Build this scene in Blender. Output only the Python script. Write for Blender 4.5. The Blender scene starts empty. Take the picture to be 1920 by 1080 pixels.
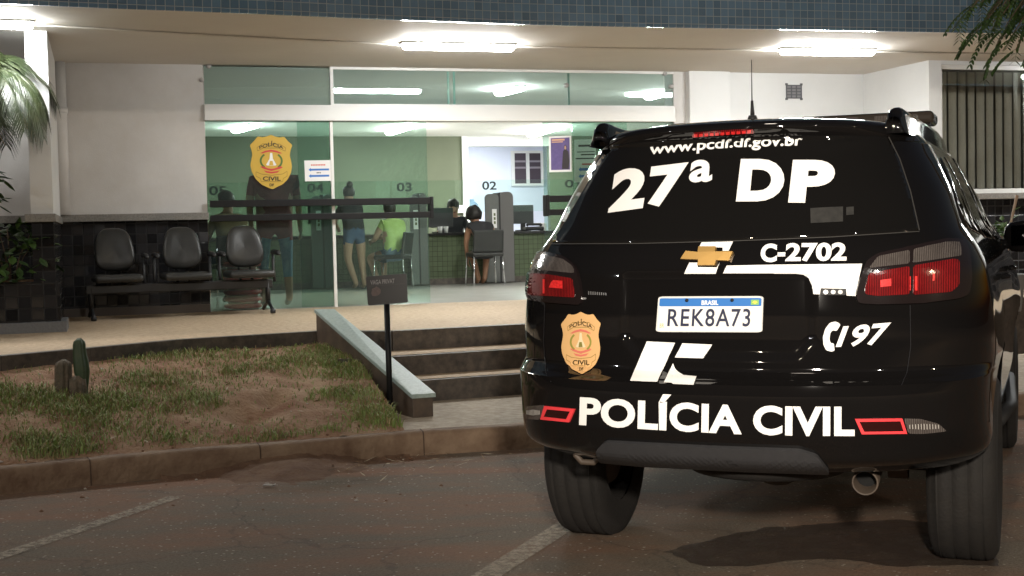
import bpy, bmesh, math, random
import numpy as np
from mathutils import Vector, Matrix, noise
from mathutils.bvhtree import BVHTree
random.seed(7)
R = math.radians
SC = bpy.context.scene
COL = SC.collection

# ------------------------------------------------------------------ camera
FPX, HOR, ROLL, CH = 2500.0, 430.0, 0.022, 1.43
PITCH = math.atan((540 - HOR) / FPX)
CAMP = Vector((0, 0, CH))
_f = Vector((0, math.cos(PITCH), -math.sin(PITCH)))
_u = Vector((0, math.sin(PITCH), math.cos(PITCH)))
_r = Vector((1, 0, 0))
_ri = _r * math.cos(ROLL) - _u * math.sin(ROLL)
_ui = _r * math.sin(ROLL) + _u * math.cos(ROLL)
cam = bpy.data.cameras.new('camera')
cam.sensor_width = 36
cam.lens = FPX / 1920 * 36
cam.clip_start = 0.05
cam.clip_end = 500
camo = bpy.data.objects.new('camera', cam)
COL.objects.link(camo)
camo.matrix_world = Matrix(((_ri.x, _ui.x, -_f.x, 0), (_ri.y, _ui.y, -_f.y, 0), (_ri.z, _ui.z, -_f.z, CH), (0, 0, 0, 1)))
SC.camera = camo

# ------------------------------------------------------------------ night sky, lamps, exposure
wd = bpy.data.worlds.new('World')
SC.world = wd
wd.use_nodes = True
wn = wd.node_tree
sky = wn.nodes.new('ShaderNodeTexSky')
sky.sky_type = 'NISHITA'
sky.sun_disc = False
sky.sun_elevation = R(-3.0)
sky.sun_rotation = R(20)
wn.nodes['Background'].inputs[1].default_value = 0.24
wn.links.new(sky.outputs[0], wn.nodes['Background'].inputs[0])
# dim warm fill from almost overhead, added to stand in for parking-lot light
sl = bpy.data.lights.new('sun', 'SUN')
sl.energy = 0.30
sl.angle = R(5)
sl.color = (1.0, 0.86, 0.72)
so = bpy.data.objects.new('sun', sl)
COL.objects.link(so)
so.rotation_euler = (R(9), 0, R(-20))
# the lamp of the news camera, on top of it: its light is what the reflective lettering throws back
cl = bpy.data.lights.new('camera_lamp', 'SPOT')
cl.energy = 1000
cl.spot_size = R(40)
cl.spot_blend = 0.9
cl.shadow_soft_size = 0.12
cl.color = (1.0, 0.90, 0.78)
co = bpy.data.objects.new('camera_lamp', cl)
COL.objects.link(co)
co.location = (0.30, -0.05, 2.02)
co.rotation_euler = (Vector((0.95, 5.1, 1.15)) - Vector(co.location)).to_track_quat('-Z', 'Y').to_euler()
# lamp posts of the car park behind the camera: they show as small glints on the car and the fascia tiles
for i, (x_, y_, z_, e_, c_) in enumerate(((-9, -14, 7.0, 420, (1.0, .84, .62)), (7, -11, 6.5, 380, (1.0, .93, .84)), (16, -4, 6.0, 300, (1.0, .80, .55)), (-4.5, -24, 8.5, 500, (1.0, .95, .88)), (-16, -3, 5.0, 250, (.95, .97, 1.0)))):
    pl_ = bpy.data.lights.new('parking_lamp', 'POINT'); pl_.energy = e_ * 3.0; pl_.color = c_; pl_.shadow_soft_size = .14
    po_ = bpy.data.objects.new('parking_lamp', pl_); COL.objects.link(po_); po_.location = (x_, y_, z_)
SC.view_settings.view_transform = 'Standard'
SC.view_settings.look = 'None'
SC.view_settings.gamma = 1
SC.view_settings.exposure = 0.52
try:
    SC.cycles.use_denoising = True
    SC.cycles.max_bounces = 10
    SC.cycles.transparent_max_bounces = 16
    SC.cycles.sample_clamp_indirect = 6
    SC.cycles.caustics_reflective = False
    SC.cycles.caustics_refractive = False
except Exception:
    pass

# ------------------------------------------------------------------ pixel -> world
def ray(px, py):
    x, y = px - 960, py - 540
    c, s = math.cos(ROLL), math.sin(ROLL)
    u = x * c - y * s
    v = x * s + y * c
    return (_r * (u / FPX) + _u * (-v / FPX) + _f).normalized()
def at_z(px, py, z):
    d = ray(px, py)
    return CAMP + d * ((z - CH) / d.z)
def at_y(px, py, Y):
    d = ray(px, py)
    return CAMP + d * (Y / d.y)
ZP = 0.63                      # platform height
ZC = 3.22                      # canopy / ceiling height
FA = at_z(638, 575.6, ZP)
_phi = R(17.0)
FE = Vector((math.cos(_phi), math.sin(_phi), 0))
FN = Vector((-math.sin(_phi), math.cos(_phi), 0))
def W(s, t, z):
    return Vector((FA.x + s * FE.x + t * FN.x, FA.y + s * FE.y + t * FN.y, z))
def fac(px, py, t=0.0):
    """photo point -> (s, z) on the facade-parallel plane at depth t"""
    d = ray(px, py)
    o = W(0, t, 0)
    k = (o - CAMP).dot(FN) / d.dot(FN)
    p = CAMP + d * k
    q = p - o
    return q.dot(FE), p.z
def st_of(p):
    q = Vector(p) - FA
    return q.dot(FE), q.dot(FN)

# ------------------------------------------------------------------ materials
def mat(name, col, rough=0.6, metal=0.0, coat=0.0, coat_rough=0.05, var=None, scale=8.0, detail=6.0, bump=0.0, bscale=60.0, spec=0.5, emit=None, estr=0.0, rvar=0.0):
    m = bpy.data.materials.new(name)
    m.use_nodes = True
    n, l = m.node_tree.nodes, m.node_tree.links
    b = n['Principled BSDF']
    b.inputs['Base Color'].default_value = (*col, 1)
    b.inputs['Roughness'].default_value = rough
    b.inputs['Metallic'].default_value = metal
    b.inputs['Coat Weight'].default_value = coat
    b.inputs['Coat Roughness'].default_value = coat_rough
    b.inputs['Specular IOR Level'].default_value = spec
    tc = n.new('ShaderNodeTexCoord')
    if var is not None:
        t = n.new('ShaderNodeTexNoise')
        t.inputs['Scale'].default_value = scale
        t.inputs['Detail'].default_value = detail
        t.inputs['Roughness'].default_value = 0.65
        l.new(tc.outputs['Object'], t.inputs['Vector'])
        cr = n.new('ShaderNodeValToRGB')
        cr.color_ramp.elements[0].position = 0.34
        cr.color_ramp.elements[1].position = 0.66
        cr.color_ramp.elements[0].color = (*col, 1)
        cr.color_ramp.elements[1].color = (*var, 1)
        l.new(t.outputs['Fac'], cr.inputs[0])
        l.new(cr.outputs[0], b.inputs['Base Color'])
        if rvar:
            mr = n.new('ShaderNodeMapRange')
            mr.inputs['To Min'].default_value = max(0.02, rough - rvar)
            mr.inputs['To Max'].default_value = min(1, rough + rvar)
            l.new(t.outputs['Fac'], mr.inputs['Value'])
            l.new(mr.outputs[0], b.inputs['Roughness'])
    if bump:
        t2 = n.new('ShaderNodeTexNoise')
        t2.inputs['Scale'].default_value = bscale
        t2.inputs['Detail'].default_value = 5
        l.new(tc.outputs['Object'], t2.inputs['Vector'])
        bp = n.new('ShaderNodeBump')
        bp.inputs['Strength'].default_value = bump
        bp.inputs['Distance'].default_value = 0.02
        l.new(t2.outputs['Fac'], bp.inputs['Height'])
        l.new(bp.outputs[0], b.inputs['Normal'])
    if emit is not None:
        b.inputs['Emission Color'].default_value = (*emit, 1)
        b.inputs['Emission Strength'].default_value = estr
    return m

def glass_mat(name, tint, refl=1.0, rough=0.0, haze=0.0):
    m = bpy.data.materials.new(name)
    m.use_nodes = True
    n, l = m.node_tree.nodes, m.node_tree.links
    n.remove(n['Principled BSDF'])
    tr = n.new('ShaderNodeBsdfTransparent'); tr.inputs[0].default_value = (*tint, 1)
    gl = n.new('ShaderNodeBsdfGlossy'); gl.inputs['Roughness'].default_value = rough
    gl.inputs['Color'].default_value = (0.9, 1.0, 0.95, 1)
    fr = n.new('ShaderNodeFresnel'); fr.inputs['IOR'].default_value = 1.5
    mu = n.new('ShaderNodeMath'); mu.operation = 'MULTIPLY'; mu.inputs[1].default_value = refl
    mx = n.new('ShaderNodeMixShader')
    l.new(fr.outputs[0], mu.inputs[0]); l.new(mu.outputs[0], mx.inputs[0])
    l.new(tr.outputs[0], mx.inputs[1]); l.new(gl.outputs[0], mx.inputs[2])
    if haze:
        df = n.new('ShaderNodeBsdfDiffuse'); df.inputs[0].default_value = (0.72, 0.86, 0.82, 1)
        m2 = n.new('ShaderNodeMixShader'); m2.inputs[0].default_value = haze
        l.new(mx.outputs[0], m2.inputs[1]); l.new(df.outputs[0], m2.inputs[2]); l.new(m2.outputs[0], n['Material Output'].inputs[0])
    else:
        l.new(mx.outputs[0], n['Material Output'].inputs[0])
    return m

def tile_mat(name, col, grout, size, gap=0.06, rough=0.12, vary=0.5, bump=0.6, vertical=True, tilt=0.0):
    """square glazed tiles laid on a wall along the facade direction (or along UVs)"""
    m = bpy.data.materials.new(name)
    m.use_nodes = True
    n, l = m.node_tree.nodes, m.node_tree.links
    b = n['Principled BSDF']
    uv = n.new('ShaderNodeUVMap')
    def math_(op, a, v=None):
        x = n.new('ShaderNodeMath'); x.operation = op
        l.new(a, x.inputs[0])
        if v is not None:
            if hasattr(v, 'links'): l.new(v, x.inputs[1])
            else: x.inputs[1].default_value = v
        return x.outputs[0]
    sp = n.new('ShaderNodeSeparateXYZ'); l.new(uv.outputs[0], sp.inputs[0])
    res, cells = [], []
    for ax in 'XY':
        q = math_('DIVIDE', sp.outputs[ax], size)
        fr = math_('FRACT', q)
        cells.append(math_('FLOOR', q))
        d = math_('ABSOLUTE', math_('SUBTRACT', fr, 0.5))
        res.append(d)
    dm = math_('MAXIMUM', res[0], res[1])
    mr = n.new('ShaderNodeMapRange')
    mr.inputs['From Min'].default_value = 0.5 - gap
    mr.inputs['From Max'].default_value = 0.5 - gap * 0.55
    l.new(dm, mr.inputs['Value'])
    cb = n.new('ShaderNodeCombineXYZ'); l.new(cells[0], cb.inputs[0]); l.new(cells[1], cb.inputs[1])
    wn_ = n.new('ShaderNodeTexWhiteNoise'); l.new(cb.outputs[0], wn_.inputs['Vector'])
    br = n.new('ShaderNodeMapRange'); br.inputs['To Min'].default_value = 1 - vary; br.inputs['To Max'].default_value = 1 + vary
    l.new(wn_.outputs['Value'], br.inputs['Value'])
    tc = n.new('ShaderNodeMix'); tc.data_type = 'RGBA'; tc.blend_type = 'MULTIPLY'; tc.inputs[0].default_value = 1
    tc.inputs[6].default_value = (*col, 1); l.new(br.outputs[0], tc.inputs[7])
    mx = n.new('ShaderNodeMix'); mx.data_type = 'RGBA'
    l.new(mr.outputs[0], mx.inputs[0]); l.new(tc.outputs[2], mx.inputs[6]); mx.inputs[7].default_value = (*grout, 1)
    l.new(mx.outputs[2], b.inputs['Base Color'])
    ro = n.new('ShaderNodeMapRange'); ro.inputs['To Min'].default_value = rough; ro.inputs['To Max'].default_value = 0.7
    l.new(mr.outputs[0], ro.inputs['Value']); l.new(ro.outputs[0], b.inputs['Roughness'])
    bp = n.new('ShaderNodeBump'); bp.inputs['Strength'].default_value = bump; bp.inputs['Distance'].default_value = 0.004
    inv = math_('SUBTRACT', mr.outputs[0], 0.0)
    nz = n.new('ShaderNodeTexNoise'); nz.inputs['Scale'].default_value = 1.2 / size; l.new(uv.outputs[0], nz.inputs['Vector'])
    hh = math_('ADD', math_('MULTIPLY', inv, -1.0), math_('MULTIPLY', nz.outputs['Fac'], 0.35))
    l.new(hh, bp.inputs['Height'])
    if tilt:
        # each tile sits at a slightly different angle
        sc_ = n.new('ShaderNodeVectorMath'); sc_.operation = 'SUBTRACT'; sc_.inputs[1].default_value = (0.5, 0.5, 0.5)
        l.new(wn_.outputs['Color'], sc_.inputs[0])
        s2 = n.new('ShaderNodeVectorMath'); s2.operation = 'SCALE'; s2.inputs['Scale'].default_value = tilt
        l.new(sc_.outputs[0], s2.inputs[0])
        a2 = n.new('ShaderNodeVectorMath'); a2.operation = 'ADD'
        l.new(bp.outputs[0], a2.inputs[0]); l.new(s2.outputs[0], a2.inputs[1])
        nn = n.new('ShaderNodeVectorMath'); nn.operation = 'NORMALIZE'
        l.new(a2.outputs[0], nn.inputs[0]); l.new(nn.outputs[0], b.inputs['Normal'])
    else:
        l.new(bp.outputs[0], b.inputs['Normal'])
    return m

M = {}
M['wall'] = mat('white_plaster', (0.66, 0.65, 0.64), 0.75, var=(0.575, 0.555, 0.535), scale=1.6, detail=10, bump=0.12, bscale=90)
M['wall2'] = mat('white_plaster_lit', (0.74, 0.75, 0.75), 0.75, var=(0.69, 0.70, 0.70), scale=1.1, bump=0.1, bscale=90)  # same plaster made paler, the stronger lamp light put into its colour
M['ceil'] = mat('canopy_paint', (0.66, 0.63, 0.58), 0.7, var=(0.61, 0.575, 0.525), scale=0.7, bump=0.05, bscale=40)
M['iceil'] = mat('room_ceiling_paint', (0.80, 0.80, 0.77), 0.8)
M['granite'] = mat('grey_granite', (0.16, 0.15, 0.135), 0.55, var=(0.26, 0.25, 0.23), scale=60, detail=8)
M['granite_light'] = mat('polished_pale_granite', (0.26, 0.33, 0.31), 0.5, var=(0.37, 0.45, 0.425), scale=45, detail=8, rvar=0.08)
M['granite_dark'] = mat('dark_granite', (0.045, 0.040, 0.036), 0.5, var=(0.12, 0.098, 0.08), scale=14, detail=9)
M['stone_tan'] = mat('portuguese_stone_paving', (0.34, 0.25, 0.16), 0.75, var=(0.50, 0.385, 0.265), scale=22, detail=10, bump=0.5, bscale=26)
M['stone_grey'] = mat('small_stone_paving', (0.27, 0.22, 0.16), 0.8, var=(0.42, 0.36, 0.28), scale=16, detail=9, bump=0.6, bscale=20)
M['ifloor'] = mat('polished_floor', (0.48, 0.48, 0.44), 0.22, var=(0.54, 0.53, 0.49), scale=3)
M['green_wall'] = mat('green_paint', (0.082, 0.096, 0.058), 0.65, var=(0.090, 0.106, 0.064), scale=2)
M['white_room'] = mat('pale_blue_paint', (0.66, 0.70, 0.80), 0.7)
M['alu'] = mat('white_aluminium', (0.72, 0.72, 0.70), 0.4)
M['alu_grey'] = mat('grey_aluminium', (0.45, 0.43, 0.42), 0.4, metal=0.3)
M['black_metal'] = mat('black_painted_metal', (0.009, 0.009, 0.010), 0.5, spec=0.25)
M['chrome'] = mat('chrome', (0.7, 0.7, 0.72), 0.15, metal=1.0)
M['glass'] = glass_mat('green_tinted_glass', (0.79, 0.90, 0.855), 1.3, haze=.032)
M['glass_dark'] = glass_mat('deep_green_glass', (0.70, 0.83, 0.785), 1.3, haze=.032)
M['glass_pale'] = glass_mat('pale_teal_glass', (0.86, 0.95, 0.935), 1.3, haze=.05)
M['pane_clear'] = glass_mat('window_pane_glass', (0.95, 0.96, 0.95))
M['glass_clear'] = glass_mat('clear_glass', (0.90, 0.97, 0.94))
M['tile_blue'] = tile_mat('blue_grey_glazed_tiles', (0.14, 0.245, 0.37), (0.38, 0.45, 0.50), 0.072, gap=0.055, rough=0.10, vary=0.18, tilt=0.05)
M['tile_black'] = tile_mat('black_glazed_tiles', (0.018, 0.018, 0.020), (0.006, 0.006, 0.006), 0.105, gap=0.06, rough=0.12, vary=0.5, tilt=0.10)
M['tile_green'] = tile_mat('green_counter_tiles', (0.085, 0.112, 0.060), (0.034, 0.045, 0.024), 0.075, gap=0.06, rough=0.3, vary=0.10, tilt=0.02)
M['counter_top'] = mat('black_granite_top', (0.02, 0.02, 0.02), 0.2)
M['lamp'] = mat('lit_tube_diffuser', (0.9, 0.9, 0.9), 0.5, emit=(0.97, 0.985, 0.97), estr=122)
M['ilamp'] = mat('lit_room_diffuser', (0.9, 0.9, 0.9), 0.5, emit=(1.0, 1.0, 0.96), estr=125)
M['lamp_body'] = mat('lamp_housing', (0.55, 0.55, 0.52), 0.45)
M['leather'] = mat('black_vinyl', (0.020, 0.021, 0.020), 0.38, var=(0.028, 0.028, 0.027), scale=5, bump=0.05, bscale=200)
M['plastic'] = mat('black_plastic', (0.015, 0.015, 0.016), 0.45)
M['paper'] = mat('white_paper', (0.80, 0.80, 0.80), 0.8)
M['blue'] = mat('blue_ink', (0.03, 0.17, 0.55), 0.7)
M['redink'] = mat('red_ink', (0.6, 0.12, 0.10), 0.7)
M['black_ink'] = mat('black_ink', (0.015, 0.017, 0.016), 0.6)
M['gold'] = mat('gold_vinyl', (0.62, 0.40, 0.055), 0.5)
M['gold_dark'] = mat('dark_gold_line', (0.36, 0.22, 0.03), 0.5)
M['crest_red'] = mat('crest_red', (0.60, 0.06, 0.05), 0.5)
M['crest_green'] = mat('crest_green', (0.08, 0.16, 0.03), 0.5)
M['white_vinyl'] = mat('white_vinyl', (0.85, 0.85, 0.82), 0.5)

# ------------------------------------------------------------------ mesh builder
WMAT = {}
class MB:
    def __init__(self):
        self.v, self.f, self.mi, self.uv = [], [], [], {}
    def add(self, vs, fs, mi=0):
        o = len(self.v)
        self.v += [tuple(p) for p in vs]
        for f in fs:
            self.f.append(tuple(i + o for i in f)); self.mi.append(mi)
        return o
    def quad(self, a, b, c, d, mi=0, uv=None):
        self.add([a, b, c, d], [(0, 1, 2, 3)], mi)
        if uv: self.uv[len(self.f) - 1] = uv
    def hexa(self, p, mi=0):
        """8 corners: bottom 4 (ccw seen from above) then top 4"""
        self.add(p, [(0, 3, 2, 1), (4, 5, 6, 7), (0, 1, 5, 4), (1, 2, 6, 5), (2, 3, 7, 6), (3, 0, 4, 7)], mi)
    def box(self, c, s, rot=None, mi=0):
        c = Vector(c); hx, hy, hz = s[0] / 2, s[1] / 2, s[2] / 2
        p = [Vector(q) for q in ((-hx, -hy, -hz), (hx, -hy, -hz), (hx, hy, -hz), (-hx, hy, -hz), (-hx, -hy, hz), (hx, -hy, hz), (hx, hy, hz), (-hx, hy, hz))]
        if rot is not None: p = [rot @ q for q in p]
        self.hexa([c + q for q in p], mi)
    def fbox(self, s0, s1, t0, t1, z0, z1, mi=0):
        """box aligned with the facade"""
        P = [W(s0, t0, z0), W(s1, t0, z0), W(s1, t1, z0), W(s0, t1, z0), W(s0, t0, z1), W(s1, t0, z1), W(s1, t1, z1), W(s0, t1, z1)]
        o = len(self.f)
        self.hexa(P, mi)
        L = [(s0, t0), (s1, t0), (s1, t1), (s0, t1)]
        self.uv[o + 2] = [(s0, z0), (s1, z0), (s1, z1), (s0, z1)]
        self.uv[o + 3] = [(t0, z0), (t1, z0), (t1, z1), (t0, z1)]
        self.uv[o + 4] = [(s1, z0), (s0, z0), (s0, z1), (s1, z1)]
        self.uv[o + 5] = [(t1, z0), (t0, z0), (t0, z1), (t1, z1)]
    def tube(self, pts, r, n=10, mi=0, cap=True):
        pts = [Vector(p) for p in pts]
        if not isinstance(r, (list, tuple)): r = [r] * len(pts)
        rings = []
        prev = None
        for i, p in enumerate(pts):
            if i == 0: d = pts[1] - pts[0]
            elif i == len(pts) - 1: d = pts[-1] - pts[-2]
            else: d = (pts[i + 1] - pts[i]).normalized() + (pts[i] - pts[i - 1]).normalized()
            d.normalize()
            if prev is None:
                a = d.orthogonal().normalized()
            else:
                a = (prev - d * prev.dot(d)).normalized()
            prev = a
            b = d.cross(a)
            rings.append([p + (a * math.cos(2 * math.pi * k / n) + b * math.sin(2 * math.pi * k / n)) * r[i] for k in range(n)])
        vs = [q for g in rings for q in g]
        fs = []
        for i in range(len(rings) - 1):
            for k in range(n):
                fs.append((i * n + k, i * n + (k + 1) % n, (i + 1) * n + (k + 1) % n, (i + 1) * n + k))
        if cap:
            fs.append(tuple(reversed(range(n))))
            fs.append(tuple(range((len(rings) - 1) * n, len(rings) * n)))
        self.add(vs, fs, mi)
    def lathe(self, prof, M4, n=32, mi=0, close=True):
        """prof: list of (r, h); axis = local z of M4"""
        vs, fs = [], []
        for (r, h) in prof:
            for k in range(n):
                a = 2 * math.pi * k / n
                vs.append(M4 @ Vector((r * math.cos(a), r * math.sin(a), h)))
        m = len(prof)
        for i in range(m - 1):
            for k in range(n):
                fs.append((i * n + k, i * n + (k + 1) % n, (i + 1) * n + (k + 1) % n, (i + 1) * n + k))
        self.add(vs, fs, mi)
    def ngon_prism(self, poly, d, mi=0):
        """poly: world points in a plane, extruded by vector d"""
        poly = [Vector(p) for p in poly]; d = Vector(d); n = len(poly)
        fs = [tuple(range(n)), tuple(reversed(range(n, 2 * n)))]
        fs += [(i, i + n, (i + 1) % n + n, (i + 1) % n) for i in range(n)]
        self.add(poly + [p + d for p in poly], fs, mi)

def obj(name, mb, m, parent=None, smooth=False, bevel=0.0, world=True, normals=True, seg=2):
    me = bpy.data.meshes.new(name)
    vs = mb.v
    if parent is not None and world:
        inv = WMAT[parent.name].inverted()
        vs = [inv @ Vector(p) for p in vs]
    me.from_pydata([tuple(p) for p in vs], [], mb.f)
    ms = m if isinstance(m, (list, tuple)) else [m]
    for x in ms: me.materials.append(x)
    for i, p in enumerate(me.polygons): p.material_index = mb.mi[i]
    if mb.uv:
        ul = me.uv_layers.new(name='UVMap')
        for i, p in enumerate(me.polygons):
            if i in mb.uv:
                for li, c in zip(p.loop_indices, mb.uv[i]): ul.data[li].uv = c
    if normals:
        bm = bmesh.new(); bm.from_mesh(me)
        bmesh.ops.recalc_face_normals(bm, faces=bm.faces)
        bm.to_mesh(me); bm.free()
    o = bpy.data.objects.new(name, me)
    COL.objects.link(o)
    if parent is not None: o.parent = parent
    WMAT[o.name] = (WMAT[parent.name].copy() if parent is not None else Matrix.Identity(4))
    if smooth:
        for p in me.polygons: p.use_smooth = True
    if bevel:
        bv = o.modifiers.new('bevel', 'BEVEL'); bv.width = bevel; bv.segments = seg; bv.limit_method = 'ANGLE'; bv.angle_limit = R(40)
        bv.harden_normals = False
    return o
def tag(o, label, cat, group=None):
    o['label'] = label; o['category'] = cat
    if group: o['group'] = group
    return o
def thing(name, label, cat, loc, rz=0.0, group=None):
    o = bpy.data.objects.new(name, None)
    o.empty_display_size = 0.1
    COL.objects.link(o)
    o.location = loc; o.rotation_euler = (0, 0, rz)
    WMAT[o.name] = Matrix.Translation(Vector(loc)) @ Matrix.Rotation(rz, 4, 'Z')
    return tag(o, label, cat, group)
def struct(o, kind='structure'):
    o['kind'] = kind
    return o
def copy_tree(o, loc, rz, label, name=None):
    r = o.copy(); COL.objects.link(r); r.location = loc; r.rotation_euler = (0, 0, rz); r['label'] = label
    WMAT[r.name] = Matrix.Translation(Vector(loc)) @ Matrix.Rotation(rz, 4, 'Z')
    for ch in list(o.children):
        c = ch.copy(); COL.objects.link(c); c.parent = r
        for g in list(ch.children):
            e = g.copy(); COL.objects.link(e); e.parent = c
    return r

# ------------------------------------------------------------------ text and flat shapes
def text_geo(txt, bold=0.0, spacing=1.0, shear=0.0):
    cu = bpy.data.curves.new('t', 'FONT')
    cu.body = txt; cu.size = 1.0; cu.offset = bold; cu.resolution_u = 5; cu.space_character = spacing; cu.shear = shear
    cu.fill_mode = 'FRONT'
    o = bpy.data.objects.new('t', cu); COL.objects.link(o)
    bpy.context.view_layer.update()
    dg = bpy.context.evaluated_depsgraph_get()
    me = bpy.data.meshes.new_from_object(o.evaluated_get(dg))
    bm = bmesh.new(); bm.from_mesh(me)
    bmesh.ops.remove_doubles(bm, verts=bm.verts, dist=1e-4)
    xs = [v.co.x for v in bm.verts]; ys = [v.co.y for v in bm.verts]
    x0, x1, y0, y1 = min(xs), max(xs), min(ys), max(ys)
    for v in bm.verts: v.co = Vector(((v.co.x - x0) / (x1 - x0), (v.co.y - y0) / (y1 - y0), 0))
    bpy.data.objects.remove(o); bpy.data.curves.remove(cu); bpy.data.meshes.remove(me)
    return bm
def poly_geo(polys):
    bm = bmesh.new()
    for p in polys:
        vs = [bm.verts.new((x, y, 0)) for x, y in p]
        bm.faces.new(vs)
    bm.normal_update()
    return bm
def lerp2(a, b, t): return (a[0] + (b[0] - a[0]) * t, a[1] + (b[1] - a[1]) * t)
def ribbon(top, bot):
    """top/bot: polylines of photo points; returns (u,v in 0..1) -> photo point"""
    def on(pl, u):
        L = [0]
        for a, b in zip(pl, pl[1:]): L.append(L[-1] + math.hypot(b[0] - a[0], b[1] - a[1]))
        d = u * L[-1]
        for i in range(len(pl) - 1):
            if d <= L[i + 1] or i == len(pl) - 2:
                return lerp2(pl[i], pl[i + 1], (d - L[i]) / max(1e-9, L[i + 1] - L[i]))
    return lambda u, v: lerp2(on(bot, u), on(top, u), v)
def quadmap(tl, tr, br, bl): return ribbon([tl, tr], [bl, br])
def flat_text(mb, txt, tl, tr, br, bl, bold=0.0, mi=0, lift=None, spacing=1.0):
    """text on the quad of world points"""
    bm = text_geo(txt, bold, spacing)
    tl, tr, br, bl = map(Vector, (tl, tr, br, bl))
    bm.verts.index_update()
    vs = []
    for v in bm.verts:
        a = bl.lerp(br, v.co.x); b = tl.lerp(tr, v.co.x)
        vs.append(a.lerp(b, v.co.y) + (lift or Vector()))
    mb.add(vs, [[q.index for q in f.verts] for f in bm.faces], mi)
    bm.free()
def fquad(x0, y0, x1, y1, t):
    """photo rectangle on the facade-parallel plane at depth t -> tl,tr,br,bl world points"""
    out = []
    for p in ((x0, y0), (x1, y0), (x1, y1), (x0, y1)):
        s, z = fac(p[0], p[1], t); out.append(W(s, t, z))
    return out
# ================================================================== SETTING
# ---- road (one big sheet), with red dust
def road_mat():
    m = mat('dusty_asphalt', (0.06, 0.055, 0.05), 0.85, bump=0.5, bscale=70)
    n, l = m.node_tree.nodes, m.node_tree.links
    b = n['Principled BSDF']
    tc = n.new('ShaderNodeTexCoord')
    def noi(sc, det, ro=0.6):
        t = n.new('ShaderNodeTexNoise'); t.inputs['Scale'].default_value = sc; t.inputs['Detail'].default_value = det; t.inputs['Roughness'].default_value = ro
        l.new(tc.outputs['Object'], t.inputs['Vector']); return t.outputs['Fac']
    def ramp(f, p0, c0, p1, c1):
        r = n.new('ShaderNodeValToRGB'); e = r.color_ramp.elements
        e[0].position = p0; e[0].color = (*c0, 1); e[1].position = p1; e[1].color = (*c1, 1)
        l.new(f, r.inputs[0]); return r.outputs[0]
    grit = ramp(noi(75, 8, 0.85), 0.36, (0.058, 0.046, 0.033), 0.64, (0.205, 0.168, 0.122))
    dust = ramp(noi(40, 6, 0.7), 0.3, (0.155, 0.072, 0.037), 0.7, (0.25, 0.13, 0.072))
    mp = n.new('ShaderNodeMapping'); mp.inputs['Rotation'].default_value = (0, 0, R(-18)); mp.inputs['Scale'].default_value = (.55, 1.5, 1)
    l.new(tc.outputs['Object'], mp.inputs['Vector'])
    tb = n.new('ShaderNodeTexNoise'); tb.inputs['Scale'].default_value = 1.1; tb.inputs['Detail'].default_value = 8; tb.inputs['Roughness'].default_value = .68
    l.new(mp.outputs[0], tb.inputs['Vector'])
    big = ramp(tb.outputs['Fac'], 0.42, (0, 0, 0), 0.60, (1, 1, 1))
    # dust gathers along the kerb
    sp = n.new('ShaderNodeSeparateXYZ'); l.new(tc.outputs['Object'], sp.inputs[0])
    mr = n.new('ShaderNodeMapRange'); mr.inputs['From Min'].default_value = 5.2; mr.inputs['From Max'].default_value = 8.3
    mr.inputs['To Min'].default_value = 0.60; mr.inputs['To Max'].default_value = 1.0
    l.new(sp.outputs['Y'], mr.inputs['Value'])
    mu = n.new('ShaderNodeMath'); mu.operation = 'MULTIPLY'; l.new(big, mu.inputs[0]); l.new(mr.outputs[0], mu.inputs[1])
    mx = n.new('ShaderNodeMix'); mx.data_type = 'RGBA'
    l.new(mu.outputs[0], mx.inputs[0]); l.new(grit, mx.inputs[6]); l.new(dust, mx.inputs[7])
    # pale chips in the asphalt
    vo = n.new('ShaderNodeTexVoronoi'); vo.inputs['Scale'].default_value = 46; l.new(tc.outputs['Object'], vo.inputs['Vector'])
    wnz = n.new('ShaderNodeTexWhiteNoise'); l.new(vo.outputs['Color'], wnz.inputs['Vector'])
    c1 = n.new('ShaderNodeMath'); c1.operation = 'GREATER_THAN'; c1.inputs[1].default_value = .90; l.new(wnz.outputs['Value'], c1.inputs[0])
    c2 = n.new('ShaderNodeMath'); c2.operation = 'LESS_THAN'; c2.inputs[1].default_value = .30; l.new(vo.outputs['Distance'], c2.inputs[0])
    c3 = n.new('ShaderNodeMath'); c3.operation = 'MULTIPLY'; l.new(c1.outputs[0], c3.inputs[0]); l.new(c2.outputs[0], c3.inputs[1])
    m3 = n.new('ShaderNodeMix'); m3.data_type = 'RGBA'; l.new(c3.outputs[0], m3.inputs[0]); l.new(mx.outputs[2], m3.inputs[6]); m3.inputs[7].default_value = (.34, .30, .25, 1)
    # hairline cracks
    dn = n.new('ShaderNodeTexNoise'); dn.inputs['Scale'].default_value = 3.0; dn.inputs['Detail'].default_value = 5; l.new(tc.outputs['Object'], dn.inputs['Vector'])
    av_ = n.new('ShaderNodeVectorMath'); av_.operation = 'ADD'; sv_ = n.new('ShaderNodeVectorMath'); sv_.operation = 'SCALE'; sv_.inputs['Scale'].default_value = .5
    l.new(dn.outputs['Color'], sv_.inputs[0]); l.new(tc.outputs['Object'], av_.inputs[0]); l.new(sv_.outputs[0], av_.inputs[1])
    ve = n.new('ShaderNodeTexVoronoi'); ve.feature = 'DISTANCE_TO_EDGE'; ve.inputs['Scale'].default_value = .75; l.new(av_.outputs[0], ve.inputs['Vector'])
    ck = n.new('ShaderNodeMapRange'); ck.inputs['From Min'].default_value = .004; ck.inputs['From Max'].default_value = .010; ck.inputs['To Min'].default_value = .74; ck.inputs['To Max'].default_value = 1
    l.new(ve.outputs['Distance'], ck.inputs['Value'])
    m4 = n.new('ShaderNodeMix'); m4.data_type = 'RGBA'; m4.blend_type = 'MULTIPLY'; m4.inputs[0].default_value = 1
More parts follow.
